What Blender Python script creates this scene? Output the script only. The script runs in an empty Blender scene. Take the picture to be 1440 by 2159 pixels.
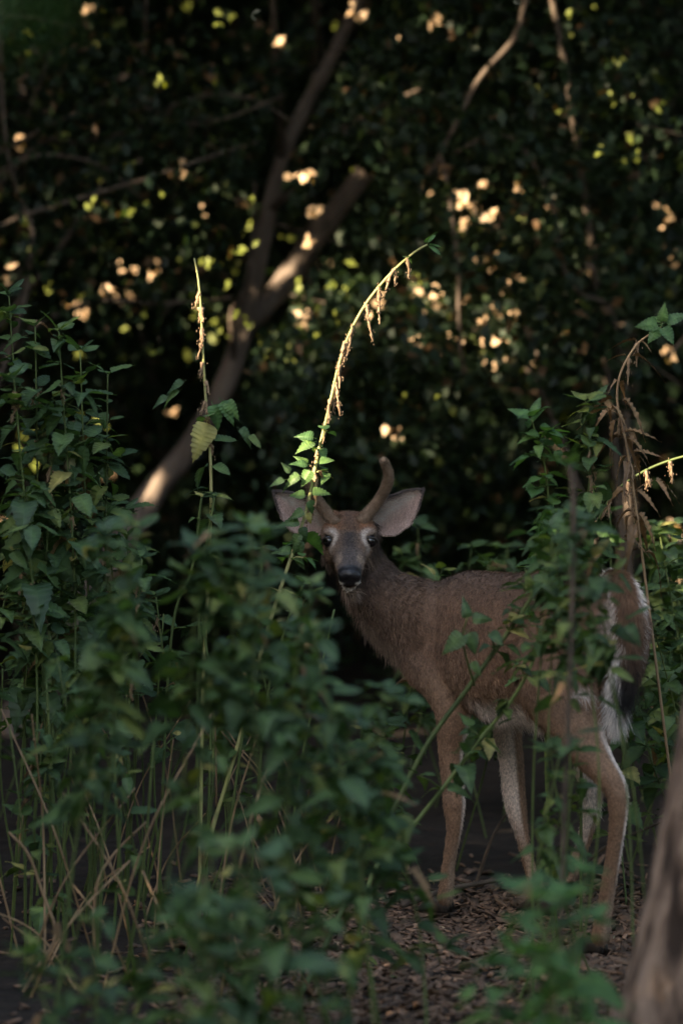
import bpy, bmesh, math, random
import numpy as np
from mathutils import Vector, Matrix

SC = bpy.context.scene
COL = SC.collection
rng = np.random.default_rng(7)
random.seed(7)

# ------------------------------------------------------------------ camera
FPX, HOR, CAMH = 8500.0, 575.0, 1.6          # focal length in photo pixels, horizon row, eye height
PHI = math.atan((1079.5 - HOR) / FPX)
cam_d = bpy.data.cameras.new('camera')
cam = bpy.data.objects.new('camera', cam_d); COL.objects.link(cam)
cam.location = (0, 0, CAMH); cam.rotation_euler = (math.pi / 2 - PHI, 0, 0)
cam_d.sensor_fit = 'VERTICAL'; cam_d.sensor_height = 36.0; cam_d.lens = 36.0 * FPX / 2159.0
cam_d.clip_start = 0.1; cam_d.clip_end = 600
cam_d.dof.use_dof = True; cam_d.dof.focus_distance = 10.0; cam_d.dof.aperture_fstop = 2.1
SC.camera = cam

# ------------------------------------------------------------------ sky, sun, exposure
SUN = Vector((-0.76, -0.56, 0.33)).normalized()      # towards the sun
world = bpy.data.worlds.new('World'); SC.world = world; world.use_nodes = True
wn = world.node_tree.nodes; wl = world.node_tree.links
sky = wn.new('ShaderNodeTexSky'); sky.sky_type = 'NISHITA'; sky.sun_disc = False; sky.dust_density = 5.0; sky.ozone_density = 0.4
sky.sun_elevation = math.asin(SUN.z); sky.sun_rotation = math.atan2(SUN.x, SUN.y)
wl.new(sky.outputs[0], wn['Background'].inputs[0]); wn['Background'].inputs[1].default_value = 0.15
sun_d = bpy.data.lights.new('sun', 'SUN'); sun_d.energy = 5.0; sun_d.angle = math.radians(0.5); sun_d.color = (1.0, 0.80, 0.55)
sun = bpy.data.objects.new('sun', sun_d); COL.objects.link(sun)
sun.location = (-20, 20, 20); sun.rotation_euler = SUN.to_track_quat('Z', 'Y').to_euler()
SC.view_settings.view_transform = 'Standard'; SC.view_settings.look = 'None'
SC.view_settings.exposure = 2.7; SC.view_settings.gamma = 1.0
SC.render.engine = 'CYCLES'
SC.cycles.use_denoising = True
SC.cycles.max_bounces = 6; SC.cycles.diffuse_bounces = 3; SC.cycles.transmission_bounces = 4
SC.cycles.sample_clamp_indirect = 4.0

VEG = True

# ------------------------------------------------------------------ helpers
def P(px, py, d):
    """point of the place seen at a photo position, d metres in front of the camera"""
    u = (px - 720.0) / FPX; v = (1079.5 - py) / FPX
    dx = u; dy = v * math.sin(PHI) + math.cos(PHI); dz = v * math.cos(PHI) - math.sin(PHI)
    k = d / dy
    return Vector((dx * k, d, CAMH + dz * k))
def proj(p):
    x, y, z = p[0], p[1], p[2] - CAMH
    f = y * math.cos(PHI) - z * math.sin(PHI); v = y * math.sin(PHI) + z * math.cos(PHI)
    return 720 + x / f * FPX, 1079.5 - v / f * FPX
def R(a, b): return random.uniform(a, b)

def new_obj(name, data, parent=None, loc=None):
    o = bpy.data.objects.new(name, data); COL.objects.link(o)
    if parent is not None: o.parent = parent
    if loc is not None: o.location = loc
    return o
def thing(name, label, cat, loc=(0, 0, 0), group=None):
    o = new_obj(name, None, None, loc); o.empty_display_size = 0.05
    o['label'] = label; o['category'] = cat
    if group: o['group'] = group
    return o
def tag(o, label, cat, group=None):
    o['label'] = label; o['category'] = cat
    if group: o['group'] = group
    return o

def mesh_np(name, verts, faces, mat, smooth=True, cols=None):
    """verts (N,3); faces: list of index arrays each (M,k)"""
    me = bpy.data.meshes.new(name)
    verts = np.asarray(verts, np.float32)
    me.vertices.add(len(verts)); me.vertices.foreach_set('co', verts.ravel())
    loops = np.concatenate([np.asarray(f, np.int32).ravel() for f in faces])
    tot = np.concatenate([np.full(len(f), np.asarray(f).shape[1], np.int32) for f in faces])
    st = np.concatenate([[0], np.cumsum(tot)[:-1]]).astype(np.int32)
    me.loops.add(len(loops)); me.loops.foreach_set('vertex_index', loops)
    me.polygons.add(len(tot)); me.polygons.foreach_set('loop_start', st); me.polygons.foreach_set('loop_total', tot)
    if smooth: me.polygons.foreach_set('use_smooth', np.ones(len(tot), bool))
    me.update(calc_edges=True)
    if cols is not None:
        a = me.attributes.new('Col', 'FLOAT_COLOR', 'POINT')
        c = np.ones((len(verts), 4), np.float32); c[:, :3] = cols
        a.data.foreach_set('color', c.ravel())
    if mat: me.materials.append(mat)
    return me

class MB:
    def __init__(s): s.v = []; s.q = []; s.t = []; s.n = 0
    def add(s, v, q=None, t=None):
        s.v.append(np.asarray(v, float))
        if q is not None and len(q): s.q.append(np.asarray(q) + s.n)
        if t is not None and len(t): s.t.append(np.asarray(t) + s.n)
        s.n += len(v)
    def mesh(s, name, mat, smooth=True, off=None, cols=None):
        v = np.concatenate(s.v)
        if off is not None: v = v - np.array(off)
        f = []
        if s.q: f.append(np.concatenate(s.q))
        if s.t: f.append(np.concatenate(s.t))
        return mesh_np(name, v, f, mat, smooth, cols)
    def tube(s, pts, rad, n=8, cap=True, bump=0.0):
        pts = np.array([list(p) for p in pts], float); m = len(pts)
        rad = np.broadcast_to(np.asarray(rad, float), (m,))
        tg = np.gradient(pts, axis=0); tg /= np.linalg.norm(tg, axis=1)[:, None] + 1e-9
        up = np.array([0.31, 0.22, 0.93]) if abs(tg[0][2]) < 0.8 else np.array([0.95, 0.3, 0.05])
        vs = []; a = np.linspace(0, 2 * np.pi, n, endpoint=False)
        for i in range(m):
            r = np.cross(tg[i], up); r /= np.linalg.norm(r) + 1e-9; u = np.cross(r, tg[i]); up = u
            rr = rad[i] * (1 + (rng.normal(0, bump, n) if bump else 0))
            vs.append(pts[i] + (np.cos(a) * rr)[:, None] * r + (np.sin(a) * rr)[:, None] * u)
        v = np.concatenate(vs); i = np.arange(m - 1)[:, None] * n; j = np.arange(n)[None]; k = (np.arange(n)[None] + 1) % n
        q = np.stack([i + j, i + k, i + n + k, i + n + j], -1).reshape(-1, 4)
        t = []
        if cap:
            v = np.concatenate([v, pts[:1] - tg[:1] * rad[0] * .3, pts[-1:] + tg[-1:] * rad[-1] * .5]); b = m * n
            t = [[b, (x + 1) % n, x] for x in range(n)] + [[b + 1, (m - 1) * n + x, (m - 1) * n + (x + 1) % n] for x in range(n)]
        s.add(v, q, t)

def smooth_path(pts, n):
    pts = [np.array(list(p), float) for p in pts]
    if len(pts) == 2:
        return np.array([pts[0] + (pts[1] - pts[0]) * t for t in np.linspace(0, 1, n)])
    ext = [2 * pts[0] - pts[1]] + pts + [2 * pts[-1] - pts[-2]]
    out = []; segs = len(pts) - 1
    for t in np.linspace(0, segs, n):
        i = min(int(t), segs - 1); f = t - i; a, b, c, d = ext[i:i + 4]
        out.append(0.5 * (2 * b + (c - a) * f + (2 * a - 5 * b + 4 * c - d) * f * f + (3 * b - a - 3 * c + d) * f ** 3))
    return np.array(out)
def lerp_arr(vals, n): return np.interp(np.linspace(0, 1, n), np.linspace(0, 1, len(vals)), vals)

# ------------------------------------------------------------------ materials
def mat_base(name):
    m = bpy.data.materials.new(name); m.use_nodes = True
    nt = m.node_tree; return m, nt, nt.nodes, nt.links, nt.nodes['Principled BSDF']
def ramp(ns, cols):
    r = ns.new('ShaderNodeValToRGB'); e = r.color_ramp.elements
    while len(e) < len(cols): e.new(0.5)
    for i, (p, c) in enumerate(cols): e[i].position = p; e[i].color = (*c, 1)
    return r
def leaf_mat(name, stops, transl=0.35, tcol=(1.25, 1.35, 0.45), attr=False, rough=0.5, veins=True):
    m, nt, ns, ls, b = mat_base(name)
    if attr:
        a = ns.new('ShaderNodeAttribute'); a.attribute_name = 'Col'; colout = a.outputs['Color']
    else:
        oi = ns.new('ShaderNodeObjectInfo'); r = ramp(ns, stops); ls.new(oi.outputs['Random'], r.inputs[0]); colout = r.outputs[0]
        tc = ns.new('ShaderNodeTexCoord')
        no = ns.new('ShaderNodeTexNoise'); no.inputs['Scale'].default_value = 3.0; no.inputs['Detail'].default_value = 4
        ls.new(tc.outputs['Object'], no.inputs['Vector'])
        rv = ramp(ns, [(0.3, (0.65, 0.65, 0.65)), (0.7, (1.25, 1.25, 1.15))]); ls.new(no.outputs[0], rv.inputs[0])
        mx = ns.new('ShaderNodeMixRGB'); mx.blend_type = 'MULTIPLY'; mx.inputs[0].default_value = 1
        ls.new(colout, mx.inputs[1]); ls.new(rv.outputs[0], mx.inputs[2]); colout = mx.outputs[0]
        if veins:
            va = ns.new('ShaderNodeAttribute'); va.attribute_name = 'vein'
            mv = ns.new('ShaderNodeMixRGB'); mv.blend_type = 'MULTIPLY'; mv.inputs[2].default_value = (1.5, 1.45, 1.2, 1)
            ls.new(va.outputs['Fac'], mv.inputs[0]); ls.new(colout, mv.inputs[1]); colout = mv.outputs[0]
            bp = ns.new('ShaderNodeBump'); bp.inputs['Strength'].default_value = 0.5; bp.inputs['Distance'].default_value = 0.01
            ls.new(va.outputs['Fac'], bp.inputs['Height']); ls.new(bp.outputs[0], b.inputs['Normal'])
    ls.new(colout, b.inputs['Base Color']); b.inputs['Roughness'].default_value = rough
    b.inputs['Specular IOR Level'].default_value = 0.35
    tr = ns.new('ShaderNodeBsdfTranslucent')
    m2 = ns.new('ShaderNodeMixRGB'); m2.blend_type = 'MULTIPLY'; m2.inputs[0].default_value = 1; m2.inputs[2].default_value = (*tcol, 1)
    ls.new(colout, m2.inputs[1]); ls.new(m2.outputs[0], tr.inputs[0])
    mix = ns.new('ShaderNodeMixShader'); mix.inputs[0].default_value = transl
    ls.new(b.outputs[0], mix.inputs[1]); ls.new(tr.outputs[0], mix.inputs[2])
    ls.new(mix.outputs[0], ns['Material Output'].inputs[0])
    return m
def noise_mat(name, stops, scale=20, rough=0.85, stretch=(1, 1, 1), bump=0.0, bdist=0.01, detail=6, coord='Object', rand=0.0):
    m, nt, ns, ls, b = mat_base(name)
    tc = ns.new('ShaderNodeTexCoord'); mp = ns.new('ShaderNodeMapping'); mp.inputs['Scale'].default_value = stretch
    no = ns.new('ShaderNodeTexNoise'); no.inputs['Scale'].default_value = scale; no.inputs['Detail'].default_value = detail
    ls.new(tc.outputs[coord], mp.inputs[0]); ls.new(mp.outputs[0], no.inputs['Vector'])
    r = ramp(ns, stops); ls.new(no.outputs[0], r.inputs[0]); out = r.outputs[0]
    if rand:
        oi = ns.new('ShaderNodeObjectInfo'); hs = ns.new('ShaderNodeHueSaturation')
        mm = ns.new('ShaderNodeMapRange'); mm.inputs[3].default_value = 1 - rand; mm.inputs[4].default_value = 1 + rand
        ls.new(oi.outputs['Random'], mm.inputs[0]); ls.new(mm.outputs[0], hs.inputs['Value']); ls.new(out, hs.inputs['Color']); out = hs.outputs[0]
    ls.new(out, b.inputs['Base Color']); b.inputs['Roughness'].default_value = rough
    b.inputs['Specular IOR Level'].default_value = 0.25
    if bump:
        bp = ns.new('ShaderNodeBump'); bp.inputs['Strength'].default_value = bump; bp.inputs['Distance'].default_value = bdist
        ls.new(no.outputs[0], bp.inputs['Height']); ls.new(bp.outputs[0], b.inputs['Normal'])
    return m

M = {}
M['leaf'] = leaf_mat('nettle_leaf', [(0.0, (.031, .062, .034)), (0.45, (.056, .104, .050)), (0.8, (.080, .138, .056)), (1.0, (.14, .17, .054))])
M['leaf_fresh'] = leaf_mat('fresh_leaf', [(0.0, (.055, .12, .055)), (0.6, (.075, .155, .06)), (1.0, (.105, .19, .065))], transl=.4)
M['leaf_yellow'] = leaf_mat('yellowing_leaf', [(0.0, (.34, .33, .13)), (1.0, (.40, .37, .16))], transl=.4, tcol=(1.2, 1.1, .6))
M['leaf_dry'] = leaf_mat('withered_leaf', [(0.0, (.12, .075, .045)), (1.0, (.22, .14, .08))], transl=.2, tcol=(1.1, .9, .6))
M['crown'] = leaf_mat('crown_leaf', None, transl=.4, tcol=(1.3, 1.3, .5), attr=True, rough=.55)
M['stem'] = noise_mat('green_stem', [(0.3, (.050, .078, .024)), (0.7, (.11, .145, .045))], scale=14, rough=.55, stretch=(1, 1, .3), rand=.25)
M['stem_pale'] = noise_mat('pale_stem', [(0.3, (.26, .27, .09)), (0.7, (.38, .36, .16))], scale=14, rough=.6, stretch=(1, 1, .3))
M['straw'] = noise_mat('dry_stalk', [(0.3, (.16, .10, .055)), (0.7, (.36, .25, .14))], scale=22, rough=.75, stretch=(1, 1, .15), rand=.3)
M['tassel'] = noise_mat('dried_tassel', [(0.3, (.17, .11, .065)), (0.7, (.34, .24, .15))], scale=120, rough=.9)
M['bark'] = noise_mat('bark', [(0.25, (.07, .055, .044)), (0.55, (.17, .132, .105)), (0.8, (.28, .225, .18))], scale=9, rough=.9, stretch=(1, 1, .35), bump=1, bdist=.03, detail=9)
M['bark_near'] = noise_mat('rough_bark', [(0.40, (.035, .024, .018)), (0.5, (.14, .098, .072)), (0.60, (.30, .22, .165))], scale=20, rough=.9, stretch=(1, 1, .3), bump=1, bdist=.03, detail=9)
M['twig'] = noise_mat('twig_bark', [(0.3, (.05, .038, .030)), (0.7, (.13, .10, .075))], scale=25, rough=.9, bump=.6, bdist=.01)
M['chip'] = noise_mat('wood_chip', [(0.3, (.085, .050, .032)), (0.55, (.16, .10, .065)), (0.75, (.30, .20, .13))], scale=14, rough=.85, detail=8)
M['ground'] = noise_mat('forest_soil', [(0.3, (.012, .009, .007)), (0.7, (.036, .026, .019))], scale=9, rough=.95, bump=1, bdist=.05, detail=10)
M['hoof'] = noise_mat('hoof_horn', [(0.3, (.016, .013, .011)), (0.7, (.050, .040, .032))], scale=60, rough=.5)

# ------------------------------------------------------------------ ground
def ground_h(x, y):
    return 0.012 * np.sin(x * 3.1 + 1.7 * np.sin(y * 1.3)) * np.sin(y * 2.3 + .4) + 0.006 * np.sin(x * 11.3 + y * 7.1)
def axis(c, fine, n, far):
    t = np.linspace(-1, 1, n); return c + fine * t + (far - fine) * np.sign(t) * np.abs(t) ** 9
gx = axis(0, 6, 141, 300); gy = axis(10, 9, 161, 320)
GX, GY = np.meshgrid(gx, gy)
near = np.exp(-((GX / 6) ** 2 + ((GY - 10) / 9) ** 2))
GZ = ground_h(GX, GY) * near
gv = np.stack([GX, GY, GZ], -1).reshape(-1, 3)
ii = (np.arange(160)[:, None] * 141 + np.arange(140)[None]).ravel()
gm = mesh_np('ground', gv, [np.stack([ii, ii + 1, ii + 142, ii + 141], -1)], M['ground'])
ground = new_obj('ground', gm); ground['kind'] = 'structure'

def chip_verts(n, lo, hi):
    L = rng.uniform(lo, hi, n); W = L * rng.uniform(.22, .55, n); T = rng.uniform(.002, .006, n)
    base = np.array([[-1, -1, -1], [1, -.7, -1], [1.0, .8, -1], [-.9, 1, -1], [-1, -.9, 1], [.9, -.8, 1], [1.1, .7, 1], [-1, .9, 1]], float)
    v = base[None] * np.stack([L, W, T], -1)[:, None] * .5
    v += rng.normal(0, .12, v.shape) * np.stack([L, W, T], -1)[:, None] * .5
    a = rng.uniform(0, 6.283, n); tx = rng.normal(0, .35, n); ty = rng.normal(0, .3, n)
    ca, sa = np.cos(a), np.sin(a); Z = np.zeros(n); O = np.ones(n)
    Rz = np.stack([np.stack([ca, -sa, Z], -1), np.stack([sa, ca, Z], -1), np.stack([Z, Z, O], -1)], 1)
    Rx = np.stack([np.stack([O, Z, Z], -1), np.stack([Z, np.cos(tx), -np.sin(tx)], -1), np.stack([Z, np.sin(tx), np.cos(tx)], -1)], 1)
    Ry = np.stack([np.stack([np.cos(ty), Z, np.sin(ty)], -1), np.stack([Z, O, Z], -1), np.stack([-np.sin(ty), Z, np.cos(ty)], -1)], 1)
    return np.einsum('nij,nvj->nvi', Rz @ Rx @ Ry, v)
CQ = np.array([[0, 3, 2, 1], [4, 5, 6, 7], [0, 1, 5, 4], [1, 2, 6, 5], [2, 3, 7, 6], [3, 0, 4, 7]])
NCH = 13000
cv = chip_verts(NCH, .012, .045)
cx = rng.uniform(-1.0, 1.5, NCH); cy = rng.uniform(7.9, 11.0, NCH)
far_ = (rng.random(NCH) < np.clip((-.25 - cx) / .3, 0, .93)) | (rng.random(NCH) < np.clip((cy - 10.2) / .5, 0, .93))   # mulch thins out under the nettles
cx = np.where(far_, rng.uniform(-.3, 1.3, NCH), cx); cy = np.where(far_, rng.uniform(8.0, 10.3, NCH), cy)
cz = ground_h(cx, cy) * np.exp(-((cx / 6) ** 2 + ((cy - 10) / 9) ** 2)) + rng.uniform(.001, .010, NCH)
cv = cv + np.stack([cx, cy, cz], -1)[:, None]
cq = (np.arange(NCH)[:, None, None] * 8 + CQ[None]).reshape(-1, 4)
shade = np.exp(rng.normal(-.1, .45, (NCH, 1))) * (np.array([.15, .092, .058]) + rng.normal(0, .012, (NCH, 1)) * np.array([1, .5, .2]))
shade = np.clip(shade, .012, .45)
m, nt, ns, ls, b = mat_base('chip_litter'); a = ns.new('ShaderNodeAttribute'); a.attribute_name = 'Col'
no = ns.new('ShaderNodeTexNoise'); no.inputs['Scale'].default_value = 60; no.inputs['Detail'].default_value = 5; tcn = ns.new('ShaderNodeTexCoord'); ls.new(tcn.outputs['Object'], no.inputs['Vector'])
rr = ramp(ns, [(.3, (.55, .55, .55)), (.7, (1.35, 1.3, 1.25))]); ls.new(no.outputs[0], rr.inputs[0])
mx = ns.new('ShaderNodeMixRGB'); mx.blend_type = 'MULTIPLY'; mx.inputs[0].default_value = 1; ls.new(a.outputs['Color'], mx.inputs[1]); ls.new(rr.outputs[0], mx.inputs[2]); ls.new(mx.outputs[0], b.inputs['Base Color'])
b.inputs['Roughness'].default_value = .75
M['chip_litter'] = m
chips = new_obj('wood_chips', mesh_np('wood_chips', cv.reshape(-1, 3), [cq], M['chip_litter'], smooth=False, cols=np.repeat(shade, 8, axis=0)))
chips['kind'] = 'stuff'; chips['label'] = 'brown wood chip mulch covering the ground around the hooves'; chips['category'] = 'wood chips'
bv = chip_verts(6, .045, .07)
bm_ = [mesh_np('wood_chip', bv[i], [CQ], noise_mat('wood_chip_%d' % i, [(0.3, (.07 + .015 * i, .042 + .010 * i, .028 + .007 * i)), (0.7, (.15 + .022 * i, .095 + .015 * i, .06 + .010 * i))], scale=18, rough=.85), smooth=False) for i in range(6)]
for k in range(230):
    x = R(-.4, 1.3); y = R(8.5, 10.2)
    o = new_obj('wood_chip', bm_[k % 6], ground, (x, y, float(ground_h(x, y)) + R(.008, .014)))
    o.rotation_euler = (R(-.3, .3), R(-.3, .3), R(0, 6.28))
# ------------------------------------------------------------------ gaps cut in the leaf masses to put sun on chosen points
SUNv = np.array(SUN)
TG, TR = [], []
# the deer's rough volume: gaps whose light would fall on it stay closed
SOLID = [((.02, 10.08, .93), (.02, 9.98, .86), .10), ((-.15, 10.17, 1.02), (.20, 10.17, 1.03), .05), ((.06, 10.12, 1.02), (.11, 10.1, 1.14), .03), ((.04, 10.17, .88), (.24, 10.1, .74), .10), ((.26, 10.12, .72), (.64, 9.56, .74), .165), ((.66, 9.48, .8), (.68, 9.42, .6), .08)]
def falls_on_deer(p, r):
    for a, b2, rr in SOLID:
        a, b2 = np.array(a), np.array(b2)
        for t in np.linspace(.03, 1.6, 60):
            q = p - SUNv * t; d = b2 - a; u = np.clip((q - a) @ d / (d @ d), 0, 1)
            if np.linalg.norm(q - a - u * d) < rr + r: return True
    return False
def beam(p, r):
    p = np.array(list(p), float)
    if p[1] < 11 and falls_on_deer(p, r): return
    TG.append(p); TR.append(r)
ARCH = [P(395, 1965, 9.72), P(445, 1760, 9.74), P(505, 1560, 9.76), P(552, 1370, 9.78), P(600, 1215, 9.80), P(645, 1080, 9.82), P(670, 960, 9.84), P(692, 868, 9.85), P(722, 742, 9.86), P(765, 650, 9.87), P(822, 578, 9.88), P(872, 533, 9.88), P(900, 516, 9.88)]
ARC = smooth_path(ARCH, 80)
UPR = smooth_path([P(420, 1960, 9.70), P(424, 1700, 9.72), P(430, 1400, 9.75), P(441, 1180, 9.78), P(446, 1000, 9.80), P(438, 890, 9.80), P(430, 780, 9.80), P(426, 680, 9.80), P(420, 600, 9.80), P(410, 545, 9.80)], 80)
for p in ARC:
    x, y = proj(p)
    if 560 < y < 1040: beam(p, .030 if y > 840 else .022)
for p in UPR:
    x, y = proj(p)
    if 585 < y < 880: beam(p, .020)
beam(P(425, 920, 9.78), .035); beam(P(478, 850, 9.80), .022); beam(P(660, 985, 9.80), .045); beam(P(640, 925, 9.84), .03)
RARC = smooth_path([P(1185, 1990, 10.25), P(1200, 1600, 10.22), P(1225, 1250, 10.20), P(1262, 1095, 10.18), P(1312, 1022, 10.16), P(1375, 986, 10.14), P(1440, 962, 10.12), P(1500, 958, 10.10), P(1550, 975, 10.10)], 70)
for p in RARC:
    x, y = proj(p)
    if x > 1330: beam(p, .028)
for q in ((1172, 1105), (1178, 1130), (1190, 1160), (1186, 1145)): beam(P(*q, 9.45), .026)
beam(P(1262, 1125, 9.52), .018); beam(P(1285, 1135, 9.52), .014)
beam(P(474, 788, 14.0), .04); beam(P(335, 1030, 14.0), .04); beam(P(600, 600, 14.6), .04); beam(P(615, 575, 14.6), .03)
# leaf sprays deep in the thicket, coloured bright to read as sun flecks: (x, y, size, kind) kind 0 yellow-green, 1 tan
SPOT = [(1015, 390, 1.1, 1), (1005, 430, 1.6, 1), (975, 420, 1, 1), (1030, 445, 1.3, 1), (1155, 435, 1, 1), (1405, 440, 1.5, 1), (1393, 476, 2.4, 1), (1422, 540, 1.3, 1), (1025, 545, 1, 1), (1048, 560, .9, 1),
        (1250, 577, 1, 1), (1235, 655, 1.2, 1), (1018, 680, 1.5, 1), (1030, 722, 1.8, 1), (1065, 600, 1, 1), (1045, 650, 1.2, 1), (1072, 665, 1.1, 1), (900, 612, 1.6, 1), (930, 645, 1.8, 1), (820, 755, 1, 1), (1140, 757, 1, 1), (1180, 655, 1, 1),
        (660, 375, 1.4, 1), (850, 82, 1.2, 1), (745, 30, 1, 1), (915, 40, .9, 1), (965, 410, .9, 1), (230, 612, 1.1, 1), (260, 565, 1.1, 1), (270, 628, 1, 1), (150, 645, .9, 1), (45, 302, .9, 1), (490, 37, 1.2, 0), (1433, 1115, 1.5, 1), (1435, 1230, 1.2, 1), (830, 915, 1, 1), (500, 1410, .9, 1), (10, 1110, 1.2, 1), (240, 1000, 1.0, 1), (800, 635, 1.6, 1), (830, 660, 1.2, 1),
        (510, 430, 1.3, 0), (532, 425, 1.1, 0), (508, 524, 1.9, 0), (440, 562, 1.5, 0), (462, 560, 1.2, 0), (492, 566, 1.3, 0), (520, 490, 1.3, 0), (605, 510, 1.2, 0), (1240, 25, 1.8, 0), (1200, 32, 1.2, 0), (1222, 80, 1.4, 0), (1290, 95, 1.5, 0), (1303, 130, 1.5, 0), (1310, 160, 1.3, 0),
        (1278, 185, 1.3, 0), (1318, 205, 1.3, 0), (1292, 222, 1.2, 0), (1330, 285, 1.6, 0), (1345, 300, 1.2, 0), (1312, 322, 1.3, 0), (1328, 336, 1.2, 0), (1270, 315, 1.2, 0), (1225, 290, 1, 0), (1142, 200, 1.3, 0), (1000, 76, .9, 0), (1195, 228, 1.3, 0), (215, 362, 1.1, 0), (195, 430, 1, 0), (272, 385, .9, 0), (120, 420, 1, 0), (62, 466, .9, 0),
        (140, 468, 1.1, 0), (100, 604, 1.1, 0), (180, 632, 1.1, 0), (62, 520, .9, 0), (700, 600, 1.5, 0), (690, 640, 1.4, 0), (722, 620, 1.4, 0), (740, 600, 1.2, 0), (642, 690, 1.1, 0), (660, 707, 1.2, 0), (740, 660, 1, 0), (448, 690, 1, 0), (470, 700, 1, 0), (455, 722, 1, 0), (465, 48, 1.2, 0), (393, 4, 1, 0), (345, 175, 1, 0),
        (400, 180, 1, 0), (460, 160, 1.1, 0), (218, 82, 1.0, 0), (62, 68, 1.1, 0), (50, 922, 1.2, 0), (42, 945, 1, 0), (220, 890, 1, 0), (302, 972, 1.1, 0), (75, 980, .9, 0), (785, 860, 1, 0), (870, 830, 1, 0), (770, 742, 1, 0), (1390, 230, 1.2, 0), (1410, 80, 1, 0), (1190, 710, .9, 1), (960, 700, .9, 1), (880, 590, 1, 0), (1095, 470, 1.0, 0), (585, 690, 1, 0), (560, 735, 1.1, 0), (610, 760, 1.0, 0)]
for _ in range(50):                                        # many small ones among the left branches
    SPOT.append((R(0, 780), R(330, 760), R(.45, .9), int(random.random() < .35)))
for _ in range(22):
    SPOT.append((R(0, 1440), R(0, 900), R(.4, .85), int(random.random() < .4)))
for _ in range(20):
    SPOT.append((R(860, 1120), R(380, 800), R(.5, 1.0), 1))
A0 = P(20, 1560, 13.9); A0 = np.array([A0[0], 13.9, 0])
pathA = [A0, P(75, 1470, 13.9), P(180, 1270, 13.95), P(320, 1045, 14.0), P(405, 935, 14.0), P(485, 785, 14.0), P(530, 620, 14.0), P(560, 480, 14.05), P(592, 340, 14.1), P(640, 230, 14.2), P(700, 120, 14.3), P(760, -10, 14.4), P(830, -180, 14.5)]
pathB = [P(508, 700, 14.05), P(548, 655, 14.3), P(600, 595, 14.6), P(650, 520, 14.7), P(740, 400, 14.8), P(820, 290, 14.9), P(880, 150, 15.0), P(930, 30, 15.1), P(980, -120, 15.2)]
ARCHING = ([(-260, 1600, 13.3), (-240, 1000, 13.3), (-120, 600, 13.3), (0, 478, 13.2), (150, 424, 13.2), (330, 370, 13.2), (430, 335, 13.2), (540, 300, 13.3)],
           [(-240, 1605, 13.3), (-230, 900, 13.4), (-120, 480, 13.3), (0, 365, 13.2), (70, 330, 13.2), (140, 330, 13.2), (220, 352, 13.2), (300, 420, 13.3)],
           [(-250, 1602, 13.35), (-200, 700, 13.4), (-60, 380, 13.4), (60, 290, 13.4), (150, 245, 13.4), (245, 212, 13.4), (330, 235, 13.4), (410, 262, 13.4), (505, 240, 13.4), (600, 200, 13.5)],
           [(-255, 1598, 13.2), (-200, 1200, 13.2), (0, 800, 13.2), (70, 520, 13.2), (40, 410, 13.2), (16, 320, 13.1), (5, 180, 13.1), (3, 60, 13.1), (0, -80, 13.1)],
           [(-245, 1606, 13.4), (-150, 700, 13.5), (50, 330, 13.5), (170, 300, 13.5), (300, 270, 13.5), (390, 210, 13.5), (520, 205, 13.5), (620, 260, 13.5)],
           [(-250, 1604, 13.3), (-120, 900, 13.6), (130, 520, 13.6), (250, 330, 13.6), (290, 220, 13.6), (305, 100, 13.6), (310, -50, 13.6)],
           [(-245, 1603, 13.3), (-180, 1000, 13.5), (-20, 760, 13.5), (180, 640, 13.5), (340, 640, 13.5), (490, 628, 13.5)])
WOODY = np.concatenate([smooth_path(pathA, 120), smooth_path(pathB, 80)] + [smooth_path([P(*q) for q in st], 120) for st in ARCHING])
_w1 = np.cross(SUNv, [0, 0, 1.0]); _w1 /= np.linalg.norm(_w1); _w2 = np.cross(SUNv, _w1); WA, WB = WOODY @ _w1, WOODY @ _w2
def shades_wood(p, r): return (np.hypot(WA - p @ _w1, WB - p @ _w2) < r + .02).any()
SPW = []
for (x, y, s, kd) in SPOT:
    r = .010 + .018 * s if kd else .009 + .014 * s
    for _ in range(6):
        p = np.array(P(x, y, R(12.9, 15.2)))
        if not shades_wood(p, r): break
    SPW.append((p, s, kd))
    if not shades_wood(p, r): beam(p, r)
TG = np.array(TG); TR = np.array(TR)
_e1 = np.cross(SUNv, [0, 0, 1.0]); _e1 /= np.linalg.norm(_e1); _e2 = np.cross(SUNv, _e1)
_RC, _CE, _NN = {}, .012, 2400
def _raster(slack):
    """depth towards the sun from which a leaf would stand in one of the gaps, on a grid across the sunlight"""
    k = round(slack, 3)
    if k not in _RC:
        g = np.full((_NN, _NN), 1e9, np.float32)
        for t, r in zip(TG, TR):
            a, b2, al = t @ _e1, t @ _e2, t @ SUNv; rr = r + k; m = int(rr / _CE) + 1
            ia, ib = int(a / _CE) + _NN // 2, int(b2 / _CE) + _NN // 2
            yy, xx = np.mgrid[-m:m + 1, -m:m + 1]; dm = (yy ** 2 + xx ** 2) * _CE ** 2 <= rr * rr
            sub = g[ia - m:ia + m + 1, ib - m:ib + m + 1]
            if sub.shape == dm.shape: sub[dm] = np.minimum(sub[dm], al + .06)
        _RC[k] = g
    return _RC[k]
def keep_sun(p, slack=0.0):
    p = np.asarray(p, float).reshape(-1, 3); g = _raster(slack)
    ia = np.clip((p @ _e1 / _CE).astype(int) + _NN // 2, 0, _NN - 1); ib = np.clip((p @ _e2 / _CE).astype(int) + _NN // 2, 0, _NN - 1)
    return ~(p @ SUNv > g[ia, ib])

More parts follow.
